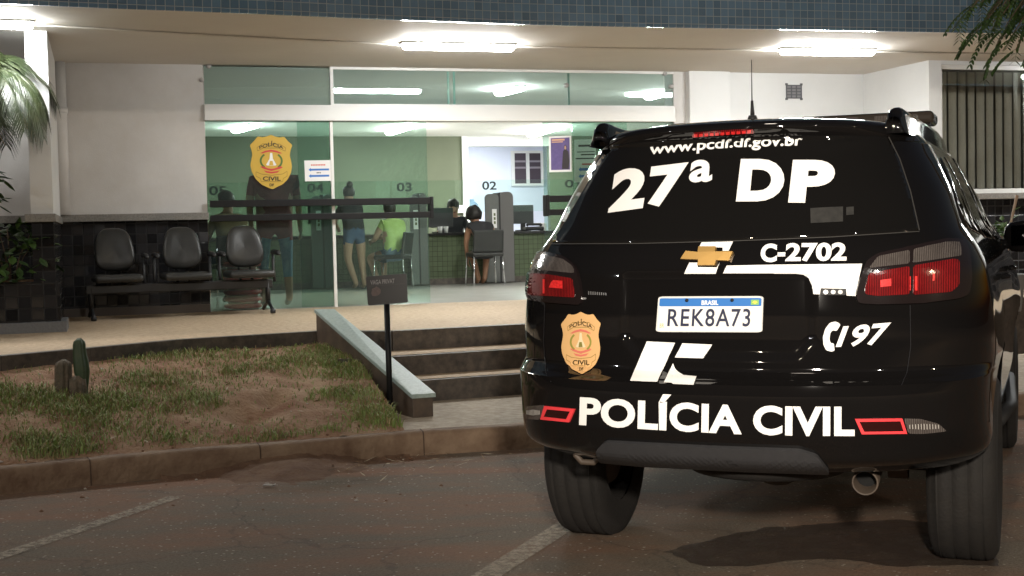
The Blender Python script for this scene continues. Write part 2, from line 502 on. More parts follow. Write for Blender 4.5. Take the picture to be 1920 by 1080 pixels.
    l.new(m3.outputs[2], m4.inputs[6]); l.new(ck.outputs[0], m4.inputs[7])
    l.new(m4.outputs[2], b.inputs['Base Color'])
    return m
M['road'] = road_mat()
mb = MB()
mb.add([(-60, -40, 0), (60, -40, 0), (60, 80, 0), (-60, 80, 0)], [(0, 1, 2, 3)])
struct(obj('road', mb, M['road']))

# painted parking lines, worn
def line_mat():
    m = mat('worn_white_paint', (0.38, 0.33, 0.26), 0.8)
    n, l = m.node_tree.nodes, m.node_tree.links
    b = n['Principled BSDF']
    tc = n.new('ShaderNodeTexCoord'); t = n.new('ShaderNodeTexNoise'); t.inputs['Scale'].default_value = 26; t.inputs['Detail'].default_value = 9; t.inputs['Roughness'].default_value = 0.75
    l.new(tc.outputs['Object'], t.inputs['Vector'])
    r = n.new('ShaderNodeValToRGB'); e = r.color_ramp.elements
    e[0].position = 0.30; e[0].color = (0, 0, 0, 1); e[1].position = 0.62; e[1].color = (0.85, 0.85, 0.85, 1)
    l.new(t.outputs['Fac'], r.inputs[0]); l.new(r.outputs[0], b.inputs['Alpha'])
    return m
M['line'] = line_mat()
def road_line(p0, p1, w):
    a = at_z(*p0, 0.004); c = at_z(*p1, 0.004)
    d = (c - a).normalized(); nrm = Vector((-d.y, d.x, 0)) * (w / 2)
    mb = MB(); N = 24
    for i in range(N):
        q0 = a.lerp(c, i / N); q1 = a.lerp(c, (i + 1) / N)
        mb.add([q0 - nrm, q1 - nrm, q1 + nrm, q0 + nrm], [(0, 1, 2, 3)])
    return struct(obj('parking_line', mb, M['line']))
road_line((-160, 1097), (330, 931), 0.095)
road_line((860, 1112), (1075, 976), 0.12)

# damp oily stain under the exhaust
def puddle_mat():
    m = mat('damp_asphalt', (0.055, 0.036, 0.026), 0.6, bump=0.2, bscale=60)
    n, l = m.node_tree.nodes, m.node_tree.links
    tc = n.new('ShaderNodeTexCoord'); t = n.new('ShaderNodeTexNoise'); t.inputs['Scale'].default_value = 7; t.inputs['Detail'].default_value = 9
    l.new(tc.outputs['Object'], t.inputs['Vector'])
    r = n.new('ShaderNodeValToRGB'); e = r.color_ramp.elements
    e[0].position = 0.30; e[0].color = (.45, .45, .45, 1); e[1].position = 0.62; e[1].color = (.9, .9, .9, 1)
    l.new(t.outputs['Fac'], r.inputs[0]); l.new(r.outputs[0], n['Principled BSDF'].inputs['Alpha'])
    return m
mb = MB()
pp = [(1235, 1035), (1330, 1012), (1430, 993), (1520, 985), (1600, 975), (1690, 972), (1760, 985), (1850, 1035), (1880, 1062), (1800, 1058), (1690, 1062), (1600, 1052), (1530, 1048), (1470, 1052), (1400, 1062), (1330, 1060), (1290, 1045)]
c = at_z(1570, 1020, 0.004)
ring = []
pw = [at_z(*p, 0.004) for p in pp]
for i in range(len(pw)):
    for k in range(8):
        q = pw[i].lerp(pw[(i + 1) % len(pw)], k / 8)
        j = 0.06 * noise.noise(q * 4) + 0.03 * noise.noise(q * 13)
        ring.append(q + (q - c).normalized() * j)
mb.add([c] + ring, [(0, i + 1, (i + 1) % len(ring) + 1) for i in range(len(ring))])
struct(obj('puddle', mb, puddle_mat()))

# ---- raised platform, steps, small pavement, kerb
EDGE_L = [at_z(x, y, ZP) for x, y in ((-420, 698), (-200, 682), (0, 668), (167, 653), (333, 637.5), (470, 629), (600, 621))]
e0, e1 = at_z(735, 621.3, ZP), at_z(981, 608.3, ZP)
ed = (e1 - e0).normalized()
EDGE_R = [e0 - ed * 0.25, e0, e1, e0 + ed * 3.0, e0 + ed * 7.0, e0 + ed * 12.0]
edge = EDGE_L + EDGE_R[1:]
back = [W(9, 0.0, ZP), W(-12, 0.0, ZP)]
mb = MB()
for a, b in zip(edge, edge[1:]):
    sa, sb = st_of(a)[0], st_of(b)[0]
    mb.add([a, b, W(sb, 0.04, ZP), W(sa, 0.04, ZP)], [(0, 1, 2, 3)])
struct(obj('platform', mb, M['stone_tan']))
# granite edging along the platform
mb = MB()
for a, b in zip(edge, edge[1:]):
    d = (b - a).normalized(); o = Vector((d.y, -d.x, 0)) * 0.02
    i_ = -o * 3
    p = [a + o, b + o, b + i_, a + i_]
    mb.hexa([Vector((q.x, q.y, -0.1)) for q in p] + [Vector((q.x, q.y, ZP + 0.004)) for q in p])
struct(obj('platform_edging', mb, M['granite_dark'], bevel=0.004))
# steps
st2 = (at_z(738, 668, 0.47), at_z(979, 653, 0.47))
st3 = (at_z(791, 712.6, 0.31), at_z(979, 700, 0.31))
base = (at_z(818, 745, 0.15), at_z(978, 733, 0.15))
mb = MB()
mbt = MB()
def step(a, b, z, depth):
    d = (b - a).normalized()
    a = a - d * 0.42; b = a + d * 5.2
    inn = Vector((-d.y, d.x, 0)) * depth
    o = Vector((d.y, -d.x, 0)) * 0.015
    p = [a, b, b + inn, a + inn]
    mb.hexa([Vector((q.x, q.y, 0.02)) for q in (a + o, b + o, b + inn, a + inn)] + [Vector((q.x, q.y, z - 0.001)) for q in (a + o, b + o, b + inn, a + inn)])
    k = inn.normalized() * 0.035
    mbt.add([Vector((q.x, q.y, z + 0.003)) for q in (a + k, b + k, b + inn, a + inn)], [(0, 1, 2, 3)])
step(*st2, 0.47, 0.5)
step(*st3, 0.31, 0.5)
struct(obj('steps', mb, M['granite_dark'], bevel=0.006))
struct(obj('step_treads', mbt, M['stone_tan']))
# small pavement before the steps, and the kerb round the bed
k_pts = [(-420, 925), (-200, 900), (0, 879), (150, 864), (300, 850), (450, 838.5), (600, 827), (767, 812), (984, 798.5)]
KZ = 0.15
KERB = [at_z(x, y, KZ) for x, y in k_pts]
kd = (KERB[-1] - KERB[-2]).normalized()
KERB += [KERB[-1] + kd * 2.0, KERB[-1] + kd * 6]
mb = MB()
a, b = KERB[7] - kd * 0.15, KERB[8] + kd * 6
inn = Vector((-kd.y, kd.x, 0))
mb.add([Vector((q.x, q.y, KZ - 0.004)) for q in (a + inn * 0.05, b + inn * 0.05, b + inn * 2.6, a + inn * 2.0)], [(0, 1, 2, 3)])
struct(obj('pavement', mb, M['stone_grey']))
M['kerb'] = mat('dusty_concrete_kerb', (0.14, 0.085, 0.052), 0.85, var=(0.25, 0.175, 0.115), scale=5, detail=10, bump=0.5, bscale=25)
mb = MB()
prev = None
KN = []
fine = []
for i in range(len(KERB) - 1):
    for k in range(8): fine.append(KERB[i].lerp(KERB[i + 1], k / 8))
fine.append(KERB[-1])
prof = [(0.0, -0.06), (0.006, 0.06), (0.012, 0.125), (0.03, 0.148), (0.13, 0.152), (0.135, -0.06)]
rings = []
for i, p in enumerate(fine):
    d = (fine[min(i + 1, len(fine) - 1)] - fine[max(i - 1, 0)]).normalized()
    inn = Vector((-d.y, d.x, 0))
    sink = 0.0
    w = 0.012 * noise.noise(p * 2.3) + 0.006 * noise.noise(p * 9)
    rings.append([Vector((p.x, p.y, 0)) + inn * (x + w) + Vector((0, 0, z + 0.4 * w)) for x, z in prof])
vs = [q for r_ in rings for q in r_]; m_ = len(prof)
mb.add(vs, [(i * m_ + k, (i + 1) * m_ + k, (i + 1) * m_ + k + 1, i * m_ + k + 1) for i in range(len(rings) - 1) for k in range(m_ - 1)])
struct(obj('kerb', mb, M['kerb'], smooth=True))

mb = MB()
acc = 0.0; nxt = 0.55
for i in range(1, len(fine)):
    acc += (fine[i] - fine[i - 1]).length
    if acc > nxt:
        nxt += 1.0
        p = fine[i]; d = (fine[i] - fine[i - 1]).normalized(); inn = Vector((-d.y, d.x, 0))
        w = 0.012 * noise.noise(p * 2.3) + 0.006 * noise.noise(p * 9)
        for (x0, z0), (x1, z1) in zip(prof[:-2], prof[1:-1]):
            q = [Vector((p.x, p.y, 0)) + inn * (x + w - .002) + Vector((0, 0, z + .4 * w + .002)) for x, z in ((x0, z0), (x1, z1))]
            mb.add([q[0] - d * .004, q[0] + d * .004, q[1] + d * .004, q[1] - d * .004], [(0, 1, 2, 3)])
struct(obj('kerb_joint', mb, mat('dark_joint', (.075, .048, .032), .9), normals=False))
# ---- planted bed of red soil
tp = [Vector((p.x, p.y, 0)) for p in EDGE_L] + [at_z(650, 622, ZP)]
bp_ = []
for i in range(8):
    d = (KERB[i + 1] - KERB[max(0, i - 1)]).normalized()
    bp_.append(Vector((KERB[i].x - d.y * .10, KERB[i].y + d.x * .10, 0)))
NA, NB = 150, 60
def on_poly(pl, u):
    L = [0]
    for a, b in zip(pl, pl[1:]): L.append(L[-1] + (b - a).length)
    d = u * L[-1]
    for i in range(len(pl) - 1):
        if d <= L[i + 1] or i == len(pl) - 2: return pl[i].lerp(pl[i + 1], (d - L[i]) / (L[i + 1] - L[i]))
hole = at_z(462, 790, 0.2); hole2 = at_z(515, 762, 0.25)
def bed_h(p, v):
    z = 0.142 + 0.395 * v ** 0.85
    z += 0.012 * noise.noise(p * 2.2) + 0.014 * noise.noise(p * 6.5) + 0.008 * noise.noise(p * 17)
    for h, r, dp in ((hole, 0.30, 0.11), (hole2, 0.16, 0.09)):
        d = math.hypot((p.x - h.x), (p.y - h.y) * 0.8)
        if d < r * 2: z += -dp * math.exp(-(d / r * 1.6) ** 2) + 0.016 * math.exp(-((d - r) / (0.35 * r)) ** 2)
    return z
def bed_pt(u, v):
    a, b = on_poly(bp_, u), on_poly(tp, u)
    p = Vector((a.x + (b.x - a.x) * v, a.y + (b.y - a.y) * v, 0))
    return Vector((p.x, p.y, bed_h(p, v)))
mb = MB()
vs = []
for i in range(NA + 1):
    for j in range(NB + 1):
        vs.append(bed_pt(i / NA, -0.0 + j / NB * 1.05))
mb.add(vs, [(i * (NB + 1) + j, (i + 1) * (NB + 1) + j, (i + 1) * (NB + 1) + j + 1, i * (NB + 1) + j + 1) for i in range(NA) for j in range(NB)])
M['soil'] = mat('red_earth', (0.19, 0.090, 0.048), 0.95, var=(0.34, 0.235, 0.145), scale=3.2, detail=12, bump=0.8, bscale=45)
struct(obj('soil_bed', mb, M['soil'], smooth=True))
# earth washed over the kerb and on to the road
mb = MB()
vs = []
NU, NV = 90, 24
for i in range(NU + 1):
    u = i / NU
    k = on_poly([KERB[j] for j in range(4, 8)], u)
    d = Vector((0.28, -0.96, 0))
    wdt = 0.66 * (math.sin(math.pi * u) ** 0.7) * (1 + 0.35 * noise.noise(Vector((u * 7, 0, 0)))) + 0.02
    hgt = 0.085 * max(0.0, math.sin(math.pi * min(1, max(0, (u - 0.18) / 0.62)))) ** 0.8
    for j in range(NV + 1):
        v = j / NV
        p = Vector((k.x, k.y, 0)) + d * (wdt * (v - 0.16))
        z = -0.012 + (hgt + 0.03) * (1 - v) ** 1.3 + 0.016 * noise.noise(p * 9) + 0.010 * noise.noise(p * 24) * (1 - v)
        vs.append(Vector((p.x, p.y, z if v < 1 else -0.02)))
mb.add(vs, [(i * (NV + 1) + j, (i + 1) * (NV + 1) + j, (i + 1) * (NV + 1) + j + 1, i * (NV + 1) + j + 1) for i in range(NU) for j in range(NV)])
M['soil2'] = mat('washed_red_earth', (0.11, 0.058, 0.034), 0.95, var=(0.18, 0.11, 0.068), scale=5, detail=12, bump=0.8, bscale=40)
struct(obj('washed_soil', mb, M['soil2'], smooth=True), 'stuff')

# grass
mb = MB()
rng = random.Random(3)
def patch(p):
    return noise.noise(p * 1.15 + Vector((3.1, 7.7, 0))) + 0.55 * noise.noise(p * 3.1) + 0.25 * noise.noise(p * 8)
cnt = 0
tries = 0
spots = [at_z(330, 828, 0.17), at_z(250, 735, 0.35), at_z(360, 690, 0.4), at_z(520, 655, 0.48), at_z(620, 690, 0.3), at_z(120, 800, 0.2), at_z(60, 850, 0.17), at_z(670, 760, 0.22), at_z(740, 790, 0.18), at_z(430, 720, 0.33), at_z(20, 800, .2), at_z(30, 745, .28), at_z(90, 850, .17), at_z(200, 790, .22), at_z(650, 720, .27), at_z(700, 790, .18), at_z(590, 680, .35), at_z(260, 700, .4), at_z(170, 850, .16), at_z(20, 700, .4), at_z(680, 745, .22), at_z(620, 770, .2)]
while cnt < 25000 and tries < 500000:
    tries += 1
    u, v = rng.uniform(0.12, 1.0), rng.uniform(0.02, 1.0)
    p = bed_pt(u, v)
    k = patch(Vector((p.x, p.y, 0)))
    for sp in spots:
        d = math.hypot(p.x - sp.x, p.y - sp.y)
        k += 0.75 * math.exp(-(d / 0.22) ** 2)
    if min(math.hypot(p.x - hole.x, p.y - hole.y), math.hypot(p.x - hole2.x, p.y - hole2.y)) < 0.22: k -= 0.8
    pr_ = max(0.0, min(1.0, (k + 0.45) / 1.25)) ** 1.8
    if rng.random() > pr_ * 0.5 + 0.015: continue
    h = rng.uniform(0.008, 0.046) * (0.7 + 0.7 * max(0, min(1, k)))
    a = rng.uniform(0, 2 * math.pi); ln = rng.uniform(0.2, 1.3) * h
    w = rng.uniform(0.002, 0.0045)
    dx, dy = math.cos(a), math.sin(a)
    tip = p + Vector((dx * ln, dy * ln, h)); mid = p + Vector((dx * ln * 0.35, dy * ln * 0.35, h * 0.65))
    sx, sy = -dy * w, dx * w
    o = Vector((sx, sy, 0))
    mi = 0 if rng.random() < 0.58 else (1 if rng.random() < 0.55 else 2)
    p = p - Vector((0, 0, 0.006))
    mb.add([p - o, p + o, mid + o * 0.8, mid - o * 0.8, tip], [(0, 1, 2, 3), (3, 2, 4)], mi)
    cnt += 1
M['grass_a'] = mat('grass_green', (0.17, 0.25, 0.055), 0.6, var=(0.24, 0.31, 0.10), scale=3)
M['grass_b'] = mat('grass_olive', (0.23, 0.22, 0.09), 0.65)
M['grass_c'] = mat('grass_dry', (0.30, 0.22, 0.11), 0.7)
struct(obj('grass', mb, [M['grass_a'], M['grass_b'], M['grass_c']], normals=False), 'stuff')
# pebbles and scraps of litter on bed and road
mb = MB()
for i in range(130):
    if i < 80: p = bed_pt(rng.uniform(0.15, 1), rng.uniform(0, 0.9))
    else:
        q = at_z(rng.uniform(60, 900), rng.uniform(860, 960), 0.0); p = q
    r_ = rng.uniform(0.004, 0.014)
    o = len(mb.v)
    c_ = p + Vector((0, 0, r_ * 0.2))
    vs = [c_ + Vector((r_ * rng.uniform(.7, 1.4), 0, 0)), c_ + Vector((0, r_ * rng.uniform(.7, 1.4), 0)), c_ + Vector((-r_, 0, 0)), c_ + Vector((0, -r_, 0)), c_ + Vector((0, 0, r_ * .7)), c_ - Vector((0, 0, r_ * .7))]
    mb.add(vs, [(0, 1, 4), (1, 2, 4), (2, 3, 4), (3, 0, 4), (1, 0, 5), (2, 1, 5), (3, 2, 5), (0, 3, 5)], 0 if rng.random() < 0.5 else 1)
struct(obj('gravel', mb, [mat('pale_pebble', (0.42, 0.38, 0.33), 0.8), mat('red_clod', (0.16, 0.08, 0.045), 0.9)]), 'stuff')
mb = MB()
for i in range(420):
    if i < 260: q = at_z(rng.gauss(640, 120), rng.gauss(857, 14), 0.02)
    else: q = bed_pt(rng.uniform(.3, 1), rng.uniform(0, .8)) + Vector((0, 0, .006))
    a = rng.uniform(0, 6.28); L_ = rng.uniform(.012, .05); w = rng.uniform(.002, .008)
    d = Vector((math.cos(a), math.sin(a), rng.uniform(-.1, .35))) * L_; o = Vector((-math.sin(a), math.cos(a), rng.uniform(-.4, .4))) * w
    mb.add([q - d, q - d * .2 + o, q + d, q - d * .2 - o], [(0, 1, 2, 3)], rng.choice((0, 0, 1, 2)))
struct(obj('leaf_litter', mb, [mat('dry_leaf', (.26, .17, .09), .8), mat('pale_straw', (.42, .36, .26), .8), mat('dark_leaf', (.09, .055, .03), .85)], normals=False), 'stuff')
def litter(px, py, z, w, l, a, label):
    p = at_z(px, py, z)
    mb = MB(); N = 5
    rot = Matrix.Rotation(a, 3, 'Z')
    vs = [p + rot @ Vector((w * (i / N - .5), l * (j / N - .5), 0.012 + 0.012 * noise.noise(Vector((i * .7 + px, j * .7, 0))))) for i in range(N + 1) for j in range(N + 1)]
    mb.add(vs, [(i * (N + 1) + j, (i + 1) * (N + 1) + j, (i + 1) * (N + 1) + j + 1, i * (N + 1) + j + 1) for i in range(N) for j in range(N)])
    tag(obj('paper_scrap', mb, mat('scrap_paper', (0.42, 0.40, 0.37), 0.8), smooth=True), label, 'litter')
litter(506, 891, 0.002, 0.09, 0.045, 0.6, 'pale scrap of litter on the road before the dug hole, the bigger upper one')
litter(505, 913, 0.002, 0.07, 0.03, -0.1, 'pale scrap of litter on the road before the dug hole, the thin lower one')
litter(158, 772, 0.20, 0.055, 0.05, 0.9, 'white crumpled scrap lying in the grass in front of the cactus')

# ---- sloping stair parapet
fl, fr = at_z(771, 738, 0.315), at_z(814, 735, 0.315)
bl, br = at_z(590, 579.5, 0.815), at_z(626, 579, 0.815)
pt = thing('stair_parapet', 'low sloping granite parapet beside the steps with a pale top', 'wall', (fl.x, fl.y, 0.1))
mb = MB()
def sh(a, b, k): return a + (b - a) * k
ax = (fr - fl) * 0.06; bx = (br - bl) * 0.06
fz = Vector((0, 0, 0.03))
body_top = [fl + ax - fz, fr - ax - fz, br - bx - fz, bl + bx - fz]
mb.hexa([Vector((q.x, q.y, 0.02)) for q in body_top] + body_top)
M['parapet_side'] = mat('stained_granite', (0.060, 0.045, 0.035), 0.5, var=(0.12, 0.085, 0.06), scale=7, detail=9)
obj('side_cladding', mb, M['parapet_side'], pt, bevel=0.003)
mb = MB()
ext = (fl - bl).normalized() * 0.02
top = [fl + ext - ax * .4, fr + ext + ax * .4, br + bx * .4, bl - bx * .4]
mb.hexa([q - fz for q in top] + top)
obj('top_slab', mb, M['granite_light'], pt, bevel=0.004)

# ================================================================== BUILDING
bd = thing('police_station', 'white police station with a deep canopy over a glazed front', 'building', (FA.x, FA.y, ZP))
S = lambda px, py, t=0.0: fac(px, py, t)[0]
Zf = lambda px, py, t=0.0: fac(px, py, t)[1]
s_l = S(384, 240); s_j0 = S(1263, 180); s_j1 = S(1286, 180); s_p1 = S(1363, 180)
z_lin0, z_lin1 = 2.638, 2.806
T1 = -1.35     # plane of the window wall on the right
s_w = S(1766, 240, T1)      # left edge of the blind window
s_c = S(1742, 180, T1)      # outer corner of that wall
print('fac', s_l, s_j0, s_j1, s_p1, s_w, s_c)
# upper white wall, left
zs0, zs1 = Zf(270, 414), Zf(270, 400.5)
mb = MB(); mb.fbox(-9, s_l, 0.0, 0.2, zs1, ZC); obj('plaster_wall', mb, M['wall'], bd)
mb = MB(); mb.fbox(-9, s_l, 0.012, 0.2, ZP - 0.05, zs0); obj('tiled_wall', mb, M['tile_black'], bd)
mb = MB(); mb.fbox(-9, s_l + 0.01, -0.07, 0.2, zs0, zs1); obj('wall_ledge', mb, M['granite'], bd, bevel=0.005)
mb = MB(); mb.fbox(-9, s_l, -0.015, 0.011, ZP, ZP + 0.085); obj('skirting', mb, mat('brown_granite_skirting', (0.06, 0.045, 0.035), 0.5), bd)
# drain pipe with collar
mb = MB()
sp_ = S(117, 300)
mb.tube([W(sp_, -0.065, zs1), W(sp_, -0.065, ZC - 0.002)], 0.062, 16)
pipe = obj('drain_pipe', mb, M['wall'], bd, smooth=True)
mb = MB(); zc_ = Zf(117, 208); mb.tube([W(sp_, -0.065, zc_ - .03), W(sp_, -0.065, zc_ + .03)], 0.072, 16); obj('pipe_collar', mb, M['wall'], pipe, smooth=True)
# lintel, jamb and pillar, right wall
mb = MB(); mb.fbox(s_l, s_j0, -0.04, 0.14, z_lin0, z_lin1); 
obj('lintel_beam', mb, M['alu'], bd, bevel=0.004)
mb = MB(); mb.fbox(s_l, s_j0, -0.052, -0.04, z_lin0 + 0.0, z_lin0 + 0.035); obj('lintel_track', mb, M['alu'], bd)
mb = MB(); mb.fbox(s_j0, s_j1, 0.0, 0.25, ZP - .05, ZC); obj('jamb', mb, M['wall'], bd)
mb = MB(); mb.fbox(s_j1, s_p1, -0.10, 0.25, ZP - .05, ZC); obj('pillar', mb, M['wall2'], bd, bevel=0.01)
s_in = S(1690, 180, 0)
mb = MB(); mb.fbox(s_p1, s_c + 0.3, 0.0, 0.2, ZP - .05, ZC); obj('plaster_wall', mb, M['wall2'], bd)
# shallow pilaster
mb = MB(); mb.fbox(S(1655, 180), S(1682, 180), -0.12, 0.0, ZP - .05, ZC); obj('pilaster', mb, M['wall2'], bd)
# side wall and front wall with the window
mb = MB(); mb.fbox(s_c, s_c + 0.2, T1 + 0.2, 0.0, ZP - .05, ZC); obj('plaster_wall', mb, M['wall2'], bd)
zw0, zw1 = Zf(1850, 354, T1), Zf(1850, 122, T1)
mb = MB()
mb.fbox(s_c, s_w, T1, T1 + 0.2, zw0 - 0.05, ZC)
mb.fbox(s_w, s_w + 6, T1, T1 + 0.2, zw1, ZC)
mb.fbox(s_w + 2.6, s_w + 6, T1 + 0.002, T1 + 0.2, zw0 - 0.05, zw1)
obj('plaster_wall', mb, M['wall2'], bd)
mb = MB(); mb.fbox(s_c, s_w + 6, T1 + 0.012, T1 + 0.2, ZP - .05, zw0 - 0.055 - 0.07); obj('tiled_wall', mb, M['tile_black'], bd)
mb = MB(); mb.fbox(s_c - 0.02, s_w + 6, T1 - 0.07, T1 + 0.2, zw0 - 0.12, zw0 - 0.052); obj('window_ledge', mb, M['granite'], bd, bevel=0.005)
# window: frame, glass, vertical blind
win = MB(); 
win.fbox(s_w, s_w + 2.6, T1 + 0.03, T1 + 0.09, zw0 - 0.05, zw0)
win.fbox(s_w, s_w + 2.6, T1 + 0.03, T1 + 0.09, zw1 - 0.05, zw1)
win.fbox(s_w, s_w + 0.03, T1 + 0.03, T1 + 0.09, zw0, zw1 - 0.05)
win.fbox(s_w + 2.57, s_w + 2.6, T1 + 0.03, T1 + 0.09, zw0, zw1 - 0.05)
wo = obj('window', win, M['alu'], bd, bevel=0.003)
mb = MB(); mb.fbox(s_w + .03, s_w + 2.57, T1 + 0.055, T1 + 0.061, zw0, zw1 - .05); obj('pane', mb, M['pane_clear'], wo)
mb = MB()
pitch = (S(1870, 240, T1 + .15) - S(1783, 240, T1 + .15)) / 5.0
k = 0
x = s_w + 0.005
while x < s_w + 2.55:
    a0 = R(15 + 5 * math.sin(k * 2.1))
    N = 6
    vs = []
    for i in range(N + 1):
        q = (i / N - 0.5) * pitch * 1.04
        bow = 0.022 * (1 - (2 * i / N - 1) ** 2)
        for z in (zw0 + 0.01, zw1 - 0.06):
            vs.append(W(x + q * math.cos(a0) - bow * math.sin(a0), T1 + 0.16 + q * math.sin(a0) + bow * math.cos(a0), z))
    mb.add(vs, [(2 * i, 2 * i + 2, 2 * i + 3, 2 * i + 1) for i in range(N)])
    x += pitch; k += 1
obj('vertical_blind', mb, mat('grey_green_blind', (0.74, 0.76, 0.72), 0.7, var=(0.79, 0.81, 0.77), scale=6), wo, smooth=True)
mb = MB()
x = s_w + 0.005 + pitch * .5
while x < s_w + 2.5:
    for zz in (Zf(1850, 203, T1), Zf(1850, 352, T1)):
        mb.lathe([(0.0, -.008), (.007, -.004), (.008, .004), (0.0, .009)], Matrix.Translation(W(x, T1 + .125, zz)), 8)
    x += pitch
obj('blind_chain_beads', mb, mat('pearl_plastic', (0.75, 0.75, 0.72), 0.15), wo, smooth=True)['kind'] = 'stuff'
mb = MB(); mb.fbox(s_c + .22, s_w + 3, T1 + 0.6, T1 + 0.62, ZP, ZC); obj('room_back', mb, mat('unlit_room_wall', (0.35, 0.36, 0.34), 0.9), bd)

# air brick high on the right wall
v0 = fac(1474, 160); v1 = fac(1502, 184)
mb = MB()
cx, cz = (v0[0] + v1[0]) / 2, (v0[1] + v1[1]) / 2; hw, hh = (v1[0] - v0[0]) / 2, (v0[1] - v1[1]) / 2
for i in range(5):
    z = cz - hh + 2 * hh * i / 4; mb.fbox(cx - hw, cx + hw, -0.012, 0, z - .006, z + .006)
for i in range(4):
    s_ = cx - hw + 2 * hw * i / 3; mb.fbox(s_ - .006, s_ + .006, -0.014, -0.001, cz - hh, cz + hh)
for sx in (-1, 1):
    for sz in (-1, 1):
        mb.fbox(cx + sx * hw - .014, cx + sx * hw + .014, -0.016, -0.002, cz + sz * (hh + .012) - .012, cz + sz * (hh + .012) + .012)
gr = obj('air_vent', mb, mat('grey_vent_metal', (0.10, 0.10, 0.11), 0.5), bd)
mb = MB(); mb.fbox(cx - hw, cx + hw, -0.006, -0.001, cz - hh, cz + hh); obj('vent_backing', mb, mat('vent_shadow_grey', (0.22, 0.22, 0.23), 0.8), gr)

# left wing wall: a broad pier standing forward, tiled below
pf = at_z(103, 602, ZP); ps, ptt = st_of(pf)
tf = -2.15
pr_s = S(100, 400, tf); pl_s = S(58, 400, tf)
zl0, zl1 = Zf(85, 416, tf), Zf(85, 401, tf)
mb = MB(); mb.fbox(pl_s, pr_s, tf, 0.0, zl1, ZC); wing = obj('wing_wall', mb, M['wall2'], bd)
mb = MB(); mb.fbox(pl_s - .0, pr_s, tf + 0.012, 0.0, ZP - .05, zl0); obj('tiled_wall', mb, M['tile_black'], bd)
mb = MB(); mb.fbox(pl_s - .05, pr_s + .02, tf - .06, 0.0, zl0, zl1); obj('wall_ledge', mb, M['granite'], bd, bevel=0.005)
# canopy slab, fascia with tiles
fpx = [(-500, -38), (-250, -16), (0, 3), (240, 13), (480, 22), (720, 33), (960, 42), (1180, 47), (1400, 51), (1600, 55), (1800, 58), (1920, 60), (2200, 66), (2500, 72)]
fas = [at_z(x, y, ZC) for x, y in fpx]
mb = MB()
for a, b in zip(fas, fas[1:]):
    sa, sb = st_of(a)[0], st_of(b)[0]
    ta, tb = W(sa, 0.0, ZC), W(sb, 0.0, ZC)
    up = Vector((0, 0, 0.35))
    mb.add([a, b, tb, ta], [(0, 1, 2, 3)])
    mb.add([a + up, b + up, tb + up, ta + up], [(3, 2, 1, 0)])
obj('canopy_soffit', mb, M['ceil'], bd)
mb = MB(); L = 0.0
z0, z1 = ZC - 0.012, ZC + 1.25
vs, fs, us = [], [], []
Ls = [0.0]
for a, b in zip(fas, fas[1:]): Ls.append(Ls[-1] + (b - a).length)
for p in fas: vs += [Vector((p.x, p.y, z0)), Vector((p.x, p.y, z1))]
for i in range(len(fas) - 1):
    mb.uv[i] = [(Ls[i], z0), (Ls[i + 1], z0), (Ls[i + 1], z1), (Ls[i], z1)]
    fs.append((2 * i, 2 * i + 2, 2 * i + 3, 2 * i + 1))
mb.add(vs, fs)
fo = obj('tiled_fascia', mb, M['tile_blue'], bd, smooth=True, normals=False)
sol = fo.modifiers.new('t', 'SOLIDIFY'); sol.thickness = 0.04; sol.offset = -1
# upper storey above, seen only from beside
mb = MB(); mb.fbox(-9, 13, 0.0, 0.2, ZC + .36, ZC + 3); obj('upper_wall', mb, M['wall'], bd)

# ---- the glazed front
def panel(name, s0, s1, z0, z1, t, m, th=0.01):
    mb = MB(); mb.fbox(s0, s1, t, t + th, z0, z1)
    return obj(name, mb, m, bd)
sm = S(622, 300); sd = S(803, 300); so2 = S(1022, 300); so3 = S(1075, 300)
g1 = panel('glass_panel', s_l + .005, sm, ZP + .01, z_lin0, 0.02, M['glass_dark'])
g1b = panel('sliding_door', S(560, 300), sd, ZP + .01, z_lin0, 0.06, M['glass'])
g2 = panel('sliding_door', so2, S(1180, 300), ZP + .01, z_lin0, 0.06, M['glass'])
g3 = panel('glass_panel', so3, s_j0, ZP + .01, z_lin0, 0.02, M['glass'])
mb = MB(); mb.fbox(sm - .012, sm + .022, 0.0, 0.05, ZP, z_lin0); obj('mullion', mb, M['alu'], bd, bevel=0.003)
# transom lights
tm = [s_l + .005, S(620, 160), S(842, 160), S(1065, 160), S(1246, 160), s_j0]
for i in range(5):
    panel('transom_pane', tm[i] + .004, tm[i + 1] - .004, z_lin1, ZC - .012, 0.02, M['glass_pale'])
mb = MB()
a, b = S(619, 160), S(625, 160)
mb.fbox(a, b, -0.01, 0.035, z_lin1, ZC - .002)
mb.fbox(b, s_j0, -0.01, 0.035, ZC - .03, ZC - .002)
mb.fbox(b, s_j0, -0.008, 0.035, z_lin1, z_lin1 + .016)
obj('transom_frame', mb, M['alu'], bd)
mf_ = mat('pale_green_edge', (0.35, 0.55, 0.47), 0.3)
for px in (842, 853, 1068):
    s_ = S(px, 160); mb = MB(); mb.fbox(s_ - .012, s_ + .012, 0.034, 0.05, z_lin1, ZC - .01); obj('transom_fin', mb, mf_, bd)
for px, py in ((391, 124), (1062, 160), (1246, 138), (1258, 162), (378, 150)):
    s_, z_ = fac(px, py)
    mb = MB(); mb.lathe([(0, -.03), (.024, -.03), (.026, -.02), (.026, 0.02), (0, .02)], Matrix.Translation(W(s_, 0.01, z_)) @ FN.to_track_quat('Z', 'Y').to_matrix().to_4x4(), 14)
    obj('glass_clamp', mb, M['alu_grey'], bd, smooth=True)
